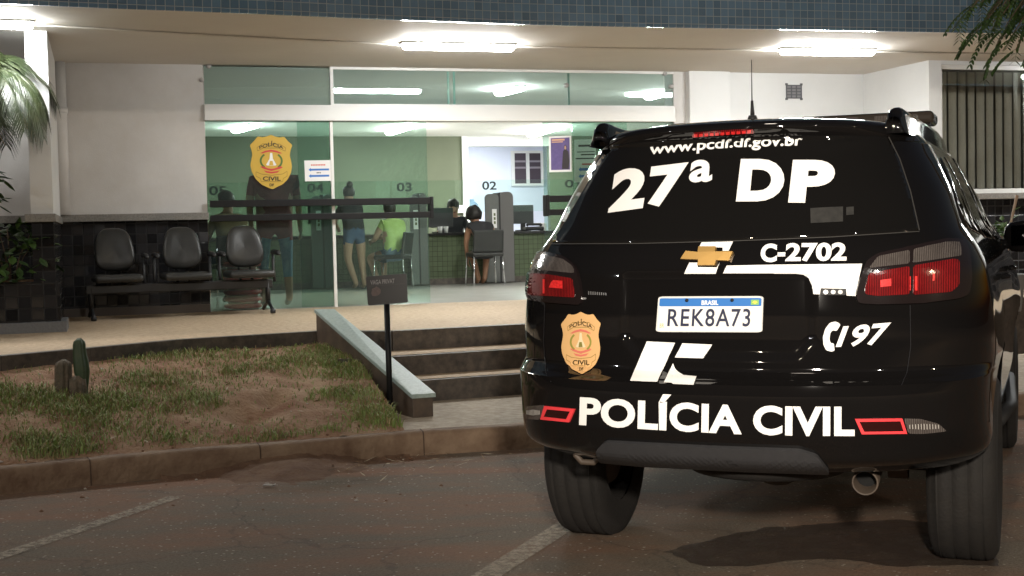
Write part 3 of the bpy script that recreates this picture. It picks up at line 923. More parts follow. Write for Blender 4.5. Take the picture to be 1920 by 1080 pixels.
# double push bars in black
def bars(s0, s1, pA, pB, cap_left=False, cap_right=True):
    mb = MB()
    for (y0, y1) in ((373, 386), (400, 412)):
        zt, zb = Zf(600, y0, -.06), Zf(600, y1, -.06)
        mb.fbox(s0, s1, -0.075, -0.045, zb, zt)
    o = obj('push_bars', mb, M['black_metal'], bd, bevel=0.006)
    zt, zb = Zf(600, 372, -.06), Zf(600, 413, -.06)
    for c_, s_ in ((cap_left, s0), (cap_right, s1)):
        if c_:
            mb = MB(); mb.fbox(s_ - .02, s_ + .02, -0.085, 0.06, zb - .004, zt + .004); obj('bar_bracket', mb, M['black_metal'], o, bevel=0.01)
bars(s_l + .02, sd + .01, None, None)
bars(so2 - .0, so2 + 1.0, None, None, True, True)

# ---- inside
TB = 10.3
tcnt = st_of(at_z(900, 531, ZP))[1]
print('counter t', tcnt)
mb = MB()
mb.add([W(-4, 0.04, ZP - .002), W(9, 0.04, ZP - .002), W(9, TB + 3.2, ZP - .002), W(-4, TB + 3.2, ZP - .002)], [(0, 1, 2, 3)])
struct(obj('interior_floor', mb, M['ifloor']))
mb = MB(); mb.fbox(-4.2, 9, 0.2, TB + 3.4, ZC, ZC + 0.35); obj('room_ceiling', mb, M['iceil'], bd)
sA, sB = S(866, 300, TB), S(1030, 300, TB)
zo = Zf(900, 274, TB)
for q_ in ((-4, sA, TB, TB + .15), (sB, 9, TB, TB + .15), (-4.2, -4, 0.2, TB), (9, 9.2, .2, TB + 3.4)):
    mb = MB(); mb.fbox(*q_, ZP, ZC); obj('green_wall', mb, M['green_wall'], bd)
# opening to the pale back room
mb = MB(); wdt = S(877, 300, TB) - sA
mb.fbox(sA, sA + wdt, TB - .05, TB + .2, ZP, ZC - .002); mb.fbox(sA + wdt, sB, TB - .05, TB + .2, zo, zo + .12); mb.fbox(sA + wdt, sB, TB, TB + .12, zo + .12, ZC - .002)
obj('opening_frame', mb, mat('pale_frame_paint', (0.60, 0.62, 0.60), 0.6), bd)
mb = MB(); mb.fbox(sA - 1, sB + 2, TB + 3.0, TB + 3.1, ZP, ZC); mb.fbox(sA - 1.1, sA - 1, TB + .16, TB + 3.1, ZP, ZC); mb.fbox(sB + 2, sB + 2.1, TB + .16, TB + 3.1, ZP, ZC)
obj('back_room_wall', mb, M['white_room'], bd)
# inner window seen in the back room
q = TB + 2.97
w0, w1 = fac(958, 283, q), fac(1018, 348, q)
mb = MB()
mb.fbox(w0[0], w1[0], q - .03, q + .03, w1[1], w1[1] + .05); mb.fbox(w0[0], w1[0], q - .03, q + .03, w0[1] - .05, w0[1])
for k in (0, .47, .94):
    s_ = w0[0] + (w1[0] - w0[0]) * k; mb.fbox(s_, s_ + .07, q - .03, q + .03, w1[1] + .05, w0[1] - .05)
iw = obj('inner_window', mb, M['alu'], bd)
mb = MB(); mb.fbox(w0[0] + .07, w1[0], q, q + .01, w1[1] + .05, w0[1] - .05); obj('pane', mb, mat('dark_mauve_pane', (0.075, 0.06, 0.075), 0.1), iw)
mb = MB()
for k in (.30, .48): 
    z_ = w0[1] + (w1[1] - w0[1]) * k; mb.fbox(w0[0] + .07, w1[0] - .05, q - .02, q - .002, z_ - .02, z_ + .02)
obj('blind_slat', mb, mat('grey_mauve_slat', (0.25, 0.22, 0.25), 0.5), iw)

# thin conduit feeding the lamps along the soffit
mb = MB()
mb.tube([at_z(x_, y_, ZC - .012) for x_, y_ in ((-200, 38), (66, 47), (400, 66), (752, 84), (966, 88), (1462, 95), (1640, 97), (2100, 105))], .009, 6)
obj('conduit', mb, M['ceil'], bd, smooth=True)
def lamp(name, px0, py0, px1, py1, label, m, group, z=ZC, wid=0.13, dep=0.075):
    a, b = at_z(px0, py0, z - dep), at_z(px1, py1, z - dep)
    d = (b - a).normalized(); c_ = (a + b) / 2; L_ = (b - a).length
    rz = math.atan2(d.y, d.x)
    t = thing(name, label, 'ceiling lamp', (c_.x, c_.y, z), rz, group)
    mb = MB(); n = 12
    prof = []
    for i in range(n + 1):
        an = math.pi * i / n
        prof.append((-math.cos(an) * wid / 2, -0.02 - (dep - 0.02) * math.sin(an) ** 0.7))
    xs = [-L_ / 2 + .02, -L_ / 2 + .04, L_ / 2 - .04, L_ / 2 - .02]; sc_ = [0.75, 1, 1, 0.75]
    vs = [(x_, y_ * k_, -0.02 + (z_ + .02) * k_) for x_, k_ in zip(xs, sc_) for y_, z_ in prof]
    nn = n + 1
    fs = [(i * nn + j, (i + 1) * nn + j, (i + 1) * nn + j + 1, i * nn + j + 1) for i in range(3) for j in range(n)]
    fs += [tuple(range(nn)), tuple(range(3 * nn, 4 * nn))]
    mb.add(vs, fs); obj('diffuser', mb, m, t, smooth=True, world=False)
    mb = MB(); mb.box((0, 0, -0.011), (L_, wid * 1.05, 0.020)); obj('housing', mb, M['lamp_body'], t, world=False, bevel=0.004)
    return t
grp = 'tube lamps under the canopy'
lamp('tube_lamp', 752, 93, 966, 97, 'long lit tube lamp on the canopy soffit above the sliding doors', M['lamp'], grp)
lamp('tube_lamp', 1462, 103, 1640, 105, 'lit tube lamp on the canopy soffit above the black car', M['lamp'], grp)
lamp('tube_lamp', -140, 50, 66, 56, 'lit tube lamp on the canopy soffit over the palm', M['lamp'], grp)
lamp('tube_lamp', 2130, 112, 2340, 117, 'added unseen tube lamp on the canopy soffit beyond the right edge, lighting the blind window', M['lamp'], grp)  # unseen fourth tube, added to light the blind window
grp = 'tube lamps in the waiting room'
def ilamp(px0, py0, px1, py1, label, m=None):
    lamp('room_tube_lamp', px0, py0, px1, py1, label, m or M['ilamp'], grp, wid=0.16)
ilamp(441, 250, 478, 240, 'lit ceiling lamp inside, seen just above the gold crest on the glass')
ilamp(730, 254, 771, 241, 'lit ceiling lamp inside, seen above the number 03')
ilamp(996, 258, 1050, 242, 'lit ceiling lamp inside, seen above the purple poster')
ilamp(935, 181, 976, 171, 'lit ceiling lamp inside, seen through the transom above the opening')
ilamp(1215, 188, 1243, 181, 'lit ceiling lamp inside, seen through the last transom pane by the pillar')
# lamp in the back room
a = W((sA + sB) / 2, TB + 1.6, ZC)
t = thing('back_room_lamp', 'lit ceiling lamp of the pale back room behind the opening', 'ceiling lamp', a, _phi)
mb = MB(); mb.box((0, 0, -.03), (1.2, .2, .04)); obj('diffuser', mb, mat('lit_back_room', (.9, .9, .9), .5, emit=(0.92, 0.95, 1.0), estr=60), t, world=False, bevel=.01)
mb = MB(); mb.box((0, 0, -.005), (1.25, .24, .010)); obj('housing', mb, M['lamp_body'], t, world=False)
# ================================================================== THE CAR
CX, CY, CT = 0.748, 4.954, R(22.1)
CD = Vector((math.sin(CT), math.cos(CT), 0)); CR = Vector((math.cos(CT), -math.sin(CT), 0))
def CW(u, v, z): return Vector((CX, CY, 0)) + CR * u + CD * v + Vector((0, 0, z))
car = thing('police_car', 'black sport utility police car with white reflective lettering on its tail', 'car', (CX, CY, 0), -CT)
P = M
P['paint'] = mat('black_car_paint', (0.0065, 0.006, 0.006), 0.045, spec=0.5)
P['car_glass'] = mat('dark_tinted_glass', (0.0075, 0.007, 0.0065), 0.03, spec=0.6)
P['trim'] = mat('textured_grey_plastic', (0.030, 0.030, 0.032), 0.55, var=(0.036, 0.036, 0.038), scale=40, bump=0.1, bscale=400)
P['matte_black'] = mat('matte_black_plastic', (0.010, 0.010, 0.0105), 0.6)
P['rubber'] = mat('tyre_rubber', (0.010, 0.009, 0.008), 0.85, var=(0.017, 0.0145, 0.012), scale=6, bump=0.2, bscale=90)
P['under'] = mat('dirty_underbody', (0.016, 0.014, 0.012), 0.85)
P['brown_metal'] = mat('dusty_chassis_metal', (0.060, 0.045, 0.033), 0.6, var=(0.09, 0.066, 0.048), scale=12)
P['red_lens'] = mat('dark_red_lens', (0.30, 0.010, 0.010), 0.12, var=(0.17, 0.006, 0.006), scale=30, coat=1)
P['red_bright'] = mat('red_reflector_cells', (0.95, 0.04, 0.04), 0.3, var=(0.55, 0.015, 0.015), scale=120, coat=1)
P['red_frame'] = mat('red_reflector_frame', (0.90, 0.06, 0.07), 0.35)
P['clear_lens'] = mat('smoked_clear_lens', (0.20, 0.175, 0.16), 0.12, var=(0.09, 0.075, 0.065), scale=26, coat=1)
P['lens_rim'] = mat('smoked_lens_rim', (0.013, 0.009, 0.009), 0.15, coat=1)
def ribbed_lens(name, a, b, sc):
    m = mat(name, a, 0.12, coat=1)
    n, l = m.node_tree.nodes, m.node_tree.links; bs = n['Principled BSDF']
    tc = n.new('ShaderNodeTexCoord'); w = n.new('ShaderNodeTexWave'); w.wave_type = 'BANDS'; w.bands_direction = 'X'
    w.inputs['Scale'].default_value = sc; w.inputs['Distortion'].default_value = 1.2; w.inputs['Detail'].default_value = 3; w.inputs['Detail Scale'].default_value = 3
    nz = n.new('ShaderNodeTexNoise'); nz.inputs['Scale'].default_value = 14; nz.inputs['Detail'].default_value = 4
    l.new(tc.outputs['Object'], w.inputs['Vector']); l.new(tc.outputs['Object'], nz.inputs['Vector'])
    mu = n.new('ShaderNodeMath'); mu.operation = 'MULTIPLY'; l.new(w.outputs['Fac'], mu.inputs[0]); l.new(nz.outputs['Fac'], mu.inputs[1])
    r = n.new('ShaderNodeValToRGB'); r.color_ramp.elements[0].position = .12; r.color_ramp.elements[1].position = .50
    r.color_ramp.elements[0].color = (*a, 1); r.color_ramp.elements[1].color = (*b, 1)
    l.new(mu.outputs[0], r.inputs[0]); l.new(r.outputs[0], bs.inputs['Base Color'])
    return m
P['red_lens'] = ribbed_lens('dark_red_lens', (.085, .005, .006), (.24, .011, .012), 40)
P['clear_lens'] = ribbed_lens('smoked_clear_lens', (.050, .042, .038), (.115, .10, .092), 44)
P['retro'] = mat('retroreflective_white', (0.92, 0.91, 0.88), 0.55)
P['retro_dim'] = mat('retroreflective_gold', (0.80, 0.48, 0.20), 0.55)
zt = np.array([.50, .53, .56, .66, .80, .845, .865, .885, 1.0, 1.1, 1.25, 1.33, 1.38, 1.45, 1.60, 1.70, 1.755, 1.772, 1.80, 1.822, 1.842, 1.860])
rt = np.array([.10, .02, -.04, -.09, -.10, -.095, -.05, -.008, 0, 0, .012, .030, .055, .10, .195, .255, .272, .246, .220, .235, .36, .62])
zw = np.array([.50, .53, .575, .69, .84, .885, 1.0, 1.14, 1.25, 1.34, 1.41, 1.56, 1.68, 1.745, 1.80, 1.824, 1.842, 1.860])
wt_ = np.array([.90, .935, .95, .945, .945, .952, .96, .95, .935, .895, .845, .795, .737, .70, .645, .60, .50, .28])
zf = np.array([.50, .95, 1.10, 1.20, 1.25, 1.30, 1.845, 1.86])
ff = np.array([4.85, 4.90, 4.75, 4.35, 3.95, 3.80, 2.75, 2.2])
def sm3(a):
    b = a.copy(); b[1:-1] = (a[:-2] + 2 * a[1:-1] + a[2:]) / 4; return b
ZL = np.unique(np.concatenate([np.linspace(.50, 1.74, 112), np.linspace(1.742, 1.86, 22), [.845, .865, .885]]))
RL = np.interp(ZL, zt, rt); WL = np.interp(ZL, zw, wt_); FL = np.interp(ZL, zf, ff)
RL = sm3(RL)
for _ in range(6): WL = sm3(WL)
for _ in range(3): FL = sm3(FL)
def sstep(a, b, x):
    t = np.clip((x - a) / (b - a), 0, 1); return t * t * (3 - 2 * t)
def outline(i):
    z, Rr, Wd, Fv = ZL[i], RL[i], WL[i], FL[i]
    D, n = .70, 2.5
    th = np.linspace(0, math.pi / 2, 400)
    u = Wd * np.sin(th) ** (2 / n); v = Rr + D * (1 - np.cos(th) ** (2 / n))
    L = np.concatenate([[0], np.cumsum(np.hypot(np.diff(u), np.diff(v)))])
    q = np.linspace(0, L[-1], 120)
    ru, rv = np.interp(q, L, u), np.interp(q, L, v)
    Df = min(.7, (Fv - Rr - D) * .4)
    sv = np.linspace(Rr + D, Fv - Df, 90)[1:]
    su = np.full_like(sv, Wd)
    th = np.linspace(0, math.pi / 2, 24)[1:]
    fu = Wd * np.cos(th) ** (2 / 2.6); fv = Fv - Df + Df * np.sin(th) ** (2 / 2.6)
    u = np.concatenate([ru, su, fu]); v = np.concatenate([rv, sv, fv])
    # wheel-arch flares and a waist line along the flank
    bell = np.exp(-((z - .88) / .20) ** 2)
    u = u + np.sign(u) * bell * (.030 * np.exp(-((v - 1.067) / .52) ** 2) + .030 * np.exp(-((v - 4.0) / .5) ** 2)) * np.clip((u / max(Wd, .01) - .8) / .2, 0, 1)
    # number-plate recess in the tailgate
    uc = u + 0.006
    hw = .362 - .05 * sstep(1.02, .93, np.full(1, z))[0]
    dent = sstep(hw + .016, hw - .016, np.abs(uc)) * float(sstep(.925, .955, np.array([z]))[0]) * float(sstep(1.258, 1.234, np.array([z]))[0])
    v = v + np.where(v < .6, .014 * dent, 0)
    # crease across the bumper corners
    return u, v
vs, fs = [], []
NR = None
for i in range(len(ZL)):
    u, v = outline(i)
    ring = list(zip(u, v)) + list(zip(-u[1:-1][::-1], v[1:-1][::-1]))
    NR = len(ring)
    vs += [CW(a, b, ZL[i]) for a, b in ring]
for i in range(len(ZL) - 1):
    for k in range(NR):
        fs.append((i * NR + k, i * NR + (k + 1) % NR, (i + 1) * NR + (k + 1) % NR, (i + 1) * NR + k))
fs.append(tuple(reversed(range(NR)))); fs.append(tuple(range((len(ZL) - 1) * NR, len(ZL) * NR)))
bvh = BVHTree.FromPolygons(vs, [f for f in fs if len(f) == 4])
mb = MB(); mb.add(vs, fs)
TW, TRK, AX, RT = .275, .825, 1.067, .400
cut = MB()
for v_ in (AX, AX + 2.93):
    for s_ in (-1, 1):
        Mx = Matrix.Translation(CW(s_ * .86, v_, .44)) @ CR.to_track_quat('Z', 'Y').to_matrix().to_4x4()
        n = 48; pr = []
        vv = [Mx @ Vector((.475 * math.cos(2 * math.pi * k / n), .475 * math.sin(2 * math.pi * k / n), h)) for h in (-.26, .26) for k in range(n)]
        cut.add(vv, [(k, (k + 1) % n, n + (k + 1) % n, n + k) for k in range(n)] + [tuple(reversed(range(n))), tuple(range(n, 2 * n))])
cutter = obj('cut', cut, P['matte_black'])
body = obj('body', mb, P['paint'], car, smooth=True)
bo = body.modifiers.new('arch', 'BOOLEAN'); bo.operation = 'DIFFERENCE'; bo.object = cutter; bo.solver = 'EXACT'
bpy.context.view_layer.update()
dg = bpy.context.evaluated_depsgraph_get()
nm = bpy.data.meshes.new_from_object(body.evaluated_get(dg))
body.modifiers.clear(); body.data = nm; nm.name = 'body'
bpy.data.objects.remove(cutter)
bm = bmesh.new(); bm.from_mesh(nm)
for e in bm.edges:
    if len(e.link_faces) == 2 and e.calc_face_angle(0) > R(38): e.smooth = False
for f in bm.faces: f.smooth = True
bm.to_mesh(nm); bm.free()

def hit_px(x, y):
    d = ray(x, y); h = bvh.ray_cast(CAMP, d)
    if h[0] is None:
        h2 = bvh.find_nearest(CAMP + d * 5.2)
        return h2[0], h2[1]
    n = h[1]
    return h[0], (n if n.dot(d) < 0 else -n)
def hit_side(v, z, s):
    o = CW(s * 3, v, z); d = -CR * s
    h = bvh.ray_cast(o, d)
    if h[0] is None:
        h = bvh.find_nearest(CW(s * .8, v, z)); return h[0], h[1]
    return h[0], (h[1] if h[1].dot(d) < 0 else -h[1])
def drape(bm, mapf, hitf, lift, maxlen=12.0, mb=None, skirt=None, mi=0, bulge=0.0):
    """subdivide flat shape, map to the body and lift it off the surface"""
    bmesh.ops.triangulate(bm, faces=bm.faces)
    for _ in range(6):
        es = []
        for e in bm.edges:
            a, b = mapf(*e.verts[0].co.xy), mapf(*e.verts[1].co.xy)
            if math.hypot(a[0] - b[0], a[1] - b[1]) > maxlen: es.append(e)
        if not es: break
        bmesh.ops.subdivide_edges(bm, edges=es, cuts=1)
        bmesh.ops.triangulate(bm, faces=[f for f in bm.faces if len(f.verts) > 3])
    bm.verts.index_update()
    top, low = [], []
    for v in bm.verts:
        p, n = hitf(*mapf(*v.co.xy))
        top.append(p + n * lift); low.append(p - n * 0.004)
    fs = [tuple(q.index for q in f.verts) for f in bm.faces]
    o = mb.add(top, fs, mi)
    if skirt:
        be = [e for e in bm.edges if len(e.link_faces) == 1]
        idx = {}
        lv = []
        for e in be:
            for q in e.verts:
                if q.index not in idx: idx[q.index] = len(lv); lv.append(low[q.index])
        o2 = len(mb.v)
        mb.v += [tuple(p) for p in lv]
        for e in be:
            a, b = e.verts[0].index, e.verts[1].index
            mb.f.append((o + a, o + b, o2 + idx[b], o2 + idx[a])); mb.mi.append(mi if skirt is True else skirt)
    bm.free()
ident = lambda x, y: (x, y)
def decal(name, geos, m, lift=.003, parent=None, maxlen=5.5, skirt=None, hitf=None, smooth=True):
    mb = MB()
    for bm, mp in geos: drape(bm, mp, hitf or hit_px, lift, maxlen, mb, skirt)
    return obj(name, mb, m, parent or car, smooth=smooth, normals=bool(skirt))
def zo(ox, oy, k): return lambda pts: [(ox + x / k, oy + y / k) for x, y in pts]
def rounded(pts, r=4, n=4):
    """round the corners of a polygon"""
    out = []
    N = len(pts)
    for i in range(N):
        p0, p1, p2 = pts[i - 1], pts[i], pts[(i + 1) % N]
        def toward(a, b, d):
            L = math.hypot(b[0] - a[0], b[1] - a[1]); d = min(d, L * .45); return (a[0] + (b[0] - a[0]) * d / L, a[1] + (b[1] - a[1]) * d / L)
        a, c = toward(p1, p0, r), toward(p1, p2, r)
        for k in range(n + 1):
            t = k / n
            out.append(((1 - t) ** 2 * a[0] + 2 * t * (1 - t) * p1[0] + t * t * c[0], (1 - t) ** 2 * a[1] + 2 * t * (1 - t) * p1[1] + t * t * c[1]))
    return out
# rear window
rw = rounded([(1146, 272), (1200, 266), (1400, 258), (1560, 254), (1664, 254), (1685, 300), (1705, 360), (1722, 434), (1560, 444), (1380, 451), (1200, 456), (1034, 457), (1060, 402), (1100, 334)], 10)
rear_w = decal('rear_window', [(poly_geo([rw]), ident)], P['car_glass'], lift=.004, maxlen=11, skirt=True)
# lettering
z6, z7, z2, z4, z5 = zo(1120, 200, 3.84), zo(1200, 440, 3.6), zo(960, 640, 2.0), zo(970, 430, 3.6), zo(970, 700, 3.485)
def qm(z, *p): return quadmap(*z(list(p)))
LB = 0.028
decal('lettering', [(text_geo('www.pcdf.df.gov.br', .024), ribbon(z6([(388, 278), (700, 240), (1000, 218), (1482, 196)]), z6([(380, 372), (680, 346), (1000, 322), (1470, 312)])))], P['retro'], .008)
decal('lettering', [(text_geo('2', .05), qm(z6, (130, 462), (385, 437), (333, 738), (84, 772))), (text_geo('7', .05), qm(z6, (395, 440), (662, 407), (620, 715), (350, 735))), (text_geo('a', .03), qm(z6, (682, 392), (836, 388), (828, 548), (658, 556)))], P['retro'], .008)
decal('lettering', [(text_geo('D', .055), qm(z6, (1036, 384), (1352, 384), (1342, 690), (1000, 691))), (text_geo('P', .055), qm(z6, (1408, 391), (1716, 392), (1690, 703), (1374, 699)))], P['retro'], .008)
decal('lettering', [(text_geo('C', .045), qm(z7, (818, 64), (926, 63), (924, 187), (813, 188))), (poly_geo([z7([(930, 122), (982, 121), (980, 148), (928, 149)])]), ident), (text_geo('2702', .038), qm(z7, (986, 60), (1396, 56), (1392, 180), (980, 184)))], P['retro'], .0045)
bar_pts = z7([(588, 210), (900, 204), (1498, 198), (1478, 290), (1449, 414), (1393, 411), (1390, 366), (1219, 362), (1214, 403), (1172, 402), (1166, 345), (1143, 296), (1103, 266), (1050, 259), (561, 259)])
decal('stripe', [(poly_geo([bar_pts]), ident)], P['retro'], .0045)
for p_ in ([(420, 50), (630, 48), (600, 111), (560, 112), (560, 90), (402, 86)], [(335, 190), (392, 190), (392, 220), (520, 222), (540, 190), (512, 262), (300, 262)]): decal('stripe', [(poly_geo([z7(p_)]), ident)], P['retro'], .0045)
ic = [[(1213.5, 640), (1266.5, 642.5), (1232.5, 717.5), (1181.5, 716)], [(1280, 643.5), (1336, 646), (1319, 672.5), (1266, 671)], [(1262.5, 681), (1266, 690), (1271, 698), (1282.5, 705), (1306, 707.5), (1301, 721.5), (1245, 719)]]
for p_ in ic: decal('stripe', [(poly_geo([p_]), ident)], P['retro'], .0045)
decal('lettering', [(text_geo('POLÍCIA CIVIL', .036, 1.03), ribbon([(1089, 731), (1225, 738), (1364, 745), (1500, 748), (1602, 748)], [(1087, 797), (1225, 806), (1364, 813.5), (1500, 817), (1602, 817.5)]))], P['retro'], .0045)
decal('lettering', [(text_geo('197', .03), qm(z7, (1372, 617), (1694, 590), (1640, 742), (1318, 762)))], P['retro'], .0045)
ph = rounded(z7([(1345, 597), (1318, 585), (1280, 595), (1250, 635), (1234, 690), (1238, 745), (1256, 780), (1292, 790), (1313, 783), (1308, 733), (1286, 732), (1278, 700), (1285, 660), (1300, 645), (1326, 650), (1352, 610)]), 2.5)
decal('phone_symbol', [(poly_geo([ph]), ident)], P['retro'], .0045)
decal('small_lettering', [(text_geo('BLAZER', .03), qm(z4, (483, 422), (606, 424), (604, 446), (481, 442)))], mat('dull_chrome_letters', (.25, .24, .23), .3, metal=.6), .004) if False else None
decal('model_badge', [(poly_geo([[(x, 546 + .10 * (x - 1104)), (x + 2.0, 546.1 + .10 * (x - 1104)), (x + 2.0, 552.5 + .03 * (x - 1104)), (x, 552.5 + .03 * (x - 1104))]]), ident) for x in range(1104, 1138, 4)], mat('dull_chrome_letters', (.22, .21, .20), .35, metal=.5), .004)
mb = MB()
for q_ in ([(1519, 392), (1553, 390), (1580, 389), (1580, 417), (1520, 420)], [(1586, 390), (1600, 389), (1600, 404), (1586, 405)]): drape(poly_geo([q_]), ident, hit_px, .0065, 12, mb)
obj('window_sticker', mb, mat('faded_sticker', (.030, .029, .026), .6, var=(.014, .014, .013), scale=30), car, normals=False)
# crest
def crest(mapf, hitf, lift, parent, base_m, matset, step=.0006):
    out = [(.19, .965), (.30, .95), (.40, .965), (.50, 1.0), (.60, .965), (.70, .95), (.81, .965), (.90, .88), (1.0, .815), (.955, .72), (.935, .62), (.965, .52), (.985, .42), (.96, .30), (.88, .18), (.76, .09), (.62, .04), (.53, 0), (.44, .025), (.28, .08), (.13, .19), (.04, .32), (.01, .44), (.035, .54), (.06, .63), (.04, .72), (0, .80), (.10, .88)]
    def part(name, geos, m, k):
        mb = MB()
        for bm, mp in geos:
            drape(bm, (lambda x, y, mp=mp: mapf(*mp(x, y))), hitf, lift + step * k, 9, mb)
        return obj(name, mb, m, parent, normals=False)
    root = part('crest', [(poly_geo([rounded(out, .03, 3)]), ident)], base_m, 0)
    def box(x0, y0, x1, y1): return quadmap((x0, y1), (x1, y1), (x1, y0), (x0, y0))
    def p2(name, geos, m, k):
        mb = MB()
        for bm, mp in geos:
            drape(bm, (lambda x, y, mp=mp: mapf(*mp(x, y))), hitf, lift + step * k, 9, mb)
        o = obj(name, mb, m, root if root.parent and root.parent.parent is None else parent, normals=False)
        return o
    def frame(pts, w):
        gs = []
        for a, b in zip(pts, pts[1:] + pts[:1]):
            dx, dy = b[0] - a[0], b[1] - a[1]; L_ = math.hypot(dx, dy); nx, ny = -dy / L_ * w, dx / L_ * w
            gs.append((poly_geo([[(a[0] - nx, a[1] - ny), (b[0] - nx, b[1] - ny), (b[0] + nx, b[1] + ny), (a[0] + nx, a[1] + ny)]]), ident))
        return gs
    lines = frame([(.17, .76), (.30, .83), (.70, .83), (.84, .76), (.83, .70), (.68, .755), (.32, .755), (.18, .70)], .006)
    lines += frame([(.14, .32), (.14, .24), (.24, .20), (.26, .14), (.76, .14), (.78, .20), (.87, .24), (.87, .33), (.76, .28), (.50, .255), (.26, .28)], .006)
    p2('scroll_lines', lines, matset['line'], 1)
    p2('lettering', [(text_geo('POLÍCIA', .02), ribbon([(.22, .80), (.50, .895), (.79, .80)], [(.225, .735), (.50, .79), (.79, .735)])), (text_geo('CIVIL', .025), box(.30, .155, .72, .235)), (text_geo('DF', .036), box(.455, .055, .56, .105))], matset['ink'], 2)
    def disc(cx, cy, rx, ry, n=24): return [(cx + rx * math.cos(2 * math.pi * k / n), cy + ry * math.sin(2 * math.pi * k / n)) for k in range(n)]
    def arc(cx, cy, rx, ry, a0, a1, w, n=12):
        o_ = [(cx + rx * math.cos(a0 + (a1 - a0) * k / n), cy + ry * math.sin(a0 + (a1 - a0) * k / n)) for k in range(n + 1)]
        i_ = [(cx + (rx - w) * math.cos(a0 + (a1 - a0) * k / n), cy + (ry - w * .7) * math.sin(a0 + (a1 - a0) * k / n)) for k in range(n + 1)]
        return o_ + i_[::-1]
    p2('laurel', [(poly_geo([arc(.5, .52, .27, .165, R(-50), R(50), .045), arc(.5, .52, .27, .165, R(130), R(230), .045)]), ident)], matset['green'], 2)
    p2('red_ribbon', [(poly_geo([[(.24, .66), (.36, .705), (.5, .725), (.64, .705), (.76, .66), (.70, .655), (.62, .675), (.5, .69), (.38, .675), (.30, .655)], [(.24, .41), (.30, .425), (.42, .385), (.5, .375), (.58, .385), (.72, .425), (.77, .40), (.70, .375), (.5, .335), (.32, .375)], [(.32, .345), (.42, .33), (.5, .32), (.60, .33), (.70, .345), (.64, .305), (.5, .29), (.38, .305)]]), ident)], matset['red'], 2)
    p2('white_tower', [(poly_geo([[(.475, .665), (.525, .665), (.54, .56), (.62, .45), (.60, .435), (.40, .435), (.38, .45), (.46, .56)]]), ident)], matset['white'], 2)
    p2('tower_door', [(poly_geo([[(.47, .52), (.53, .52), (.55, .44), (.45, .44)]]), ident)], matset['gold'], 3)
    return root
cm = {'line': mat('ochre_line', (.42, .26, .08), .5), 'ink': mat('crest_black', (.05, .035, .01), .5), 'green': mat('crest_olive', (.32, .30, .06), .5), 'red': mat('crest_pink_red', (.75, .20, .14), .5), 'white': mat('crest_cream', (.85, .72, .45), .5), 'gold': mat('crest_moss', (.25, .22, .05), .5)}
crest(quadmap(*z4([(297, 556), (567, 556), (567, 982), (297, 982)])), hit_px, .003, car, P['retro_dim'], cm)
# bow-tie emblem
bt = z7([(318, 122), (398, 125), (404, 94), (518, 94), (513, 122), (633, 122), (608, 182), (520, 178), (512, 212), (398, 212), (402, 174), (284, 170)])
em = decal('emblem', [(poly_geo([bt]), ident)], mat('satin_gold', (.62, .38, .12), .35, metal=.55), .022, skirt=True, maxlen=30, smooth=False)
# number plate
def plate_pt(x, y): return x, y
pq = z7([(126, 417), (834, 414), (826, 659), (108, 656)])
# a flat plate standing in the recess
pc = [hit_px(*p)[0] for p in pq]
pn = -CD
pd = min((p - CW(0, 0, 0)).dot(CD) for p in pc) - .006
def plate_hit(x, y):
    d = ray(x, y); k = (CW(0, pd, 0) - CAMP).dot(CD) / d.dot(CD)
    return CAMP + d * k, -CD
plm = quadmap(*pq)
pl = decal('number_plate', [(poly_geo([rounded([(0, 0), (1, 0), (1, 1), (0, 1)], .06, 4)]), lambda x, y: plm(x, y))], mat('plate_rim', (.75, .74, .70), .4), .004, skirt=True, hitf=plate_hit, maxlen=60, smooth=False)
def pdec(name, geos, m, lift): 
    return decal(name, geos, m, lift, parent=pl, hitf=plate_hit, maxlen=40)
sub = lambda x0, y0, x1, y1: (lambda x, y: plm(x0 + (x1 - x0) * x, y0 + (y1 - y0) * y))
pdec('plate_face', [(poly_geo([[(.015, .03), (.985, .03), (.985, .74), (.015, .74)]]), lambda x, y: plm(x, y))], mat('plate_white', (.86, .85, .82), .5), .0045)
pdec('plate_band', [(poly_geo([rounded([(.015, .72), (.985, .72), (.985, .95), (.015, .95)], .03, 3)]), lambda x, y: plm(x, y))], mat('plate_blue', (.02, .17, .52), .5), .005)
pdec('plate_lettering', [(text_geo('REK8A73', .012, 1.12), sub(.105, .155, .885, .655))], mat('plate_ink', (.012, .016, .05), .5), .0055)
pdec('country_lettering', [(text_geo('BRASIL', .035), sub(.415, .755, .575, .89))], mat('plate_white_ink', (.85, .87, .9), .5), .0056)
pdec('plate_flag', [(poly_geo([[(.885, .76), (.96, .76), (.96, .90), (.885, .90)]]), lambda x, y: plm(x, y))], mat('flag_green', (.25, .50, .12), .5), .0055)
pdec('flag_disc', [(poly_geo([[(.895, .83), (.922, .88), (.95, .83), (.922, .78)]]), lambda x, y: plm(x, y))], mat('flag_yellow', (.80, .70, .10), .5), .006)
pdec('plate_code', [(text_geo('BR', .01), sub(.035, .12, .075, .24))], mat('plate_pale_gold', (.62, .48, .22), .5), .0055)
mb = MB()
for fx in (.275, .705):
    p, n_ = plate_hit(*plm(fx, .89)); mb.lathe([(0, .012), (.006, .011), (.007, .004), (.007, 0)], Matrix.Translation(p - CD * .0) @ (-CD).to_track_quat('Z', 'Y').to_matrix().to_4x4(), 8)
obj('plate_screws', mb, P['matte_black'], pl, smooth=True)
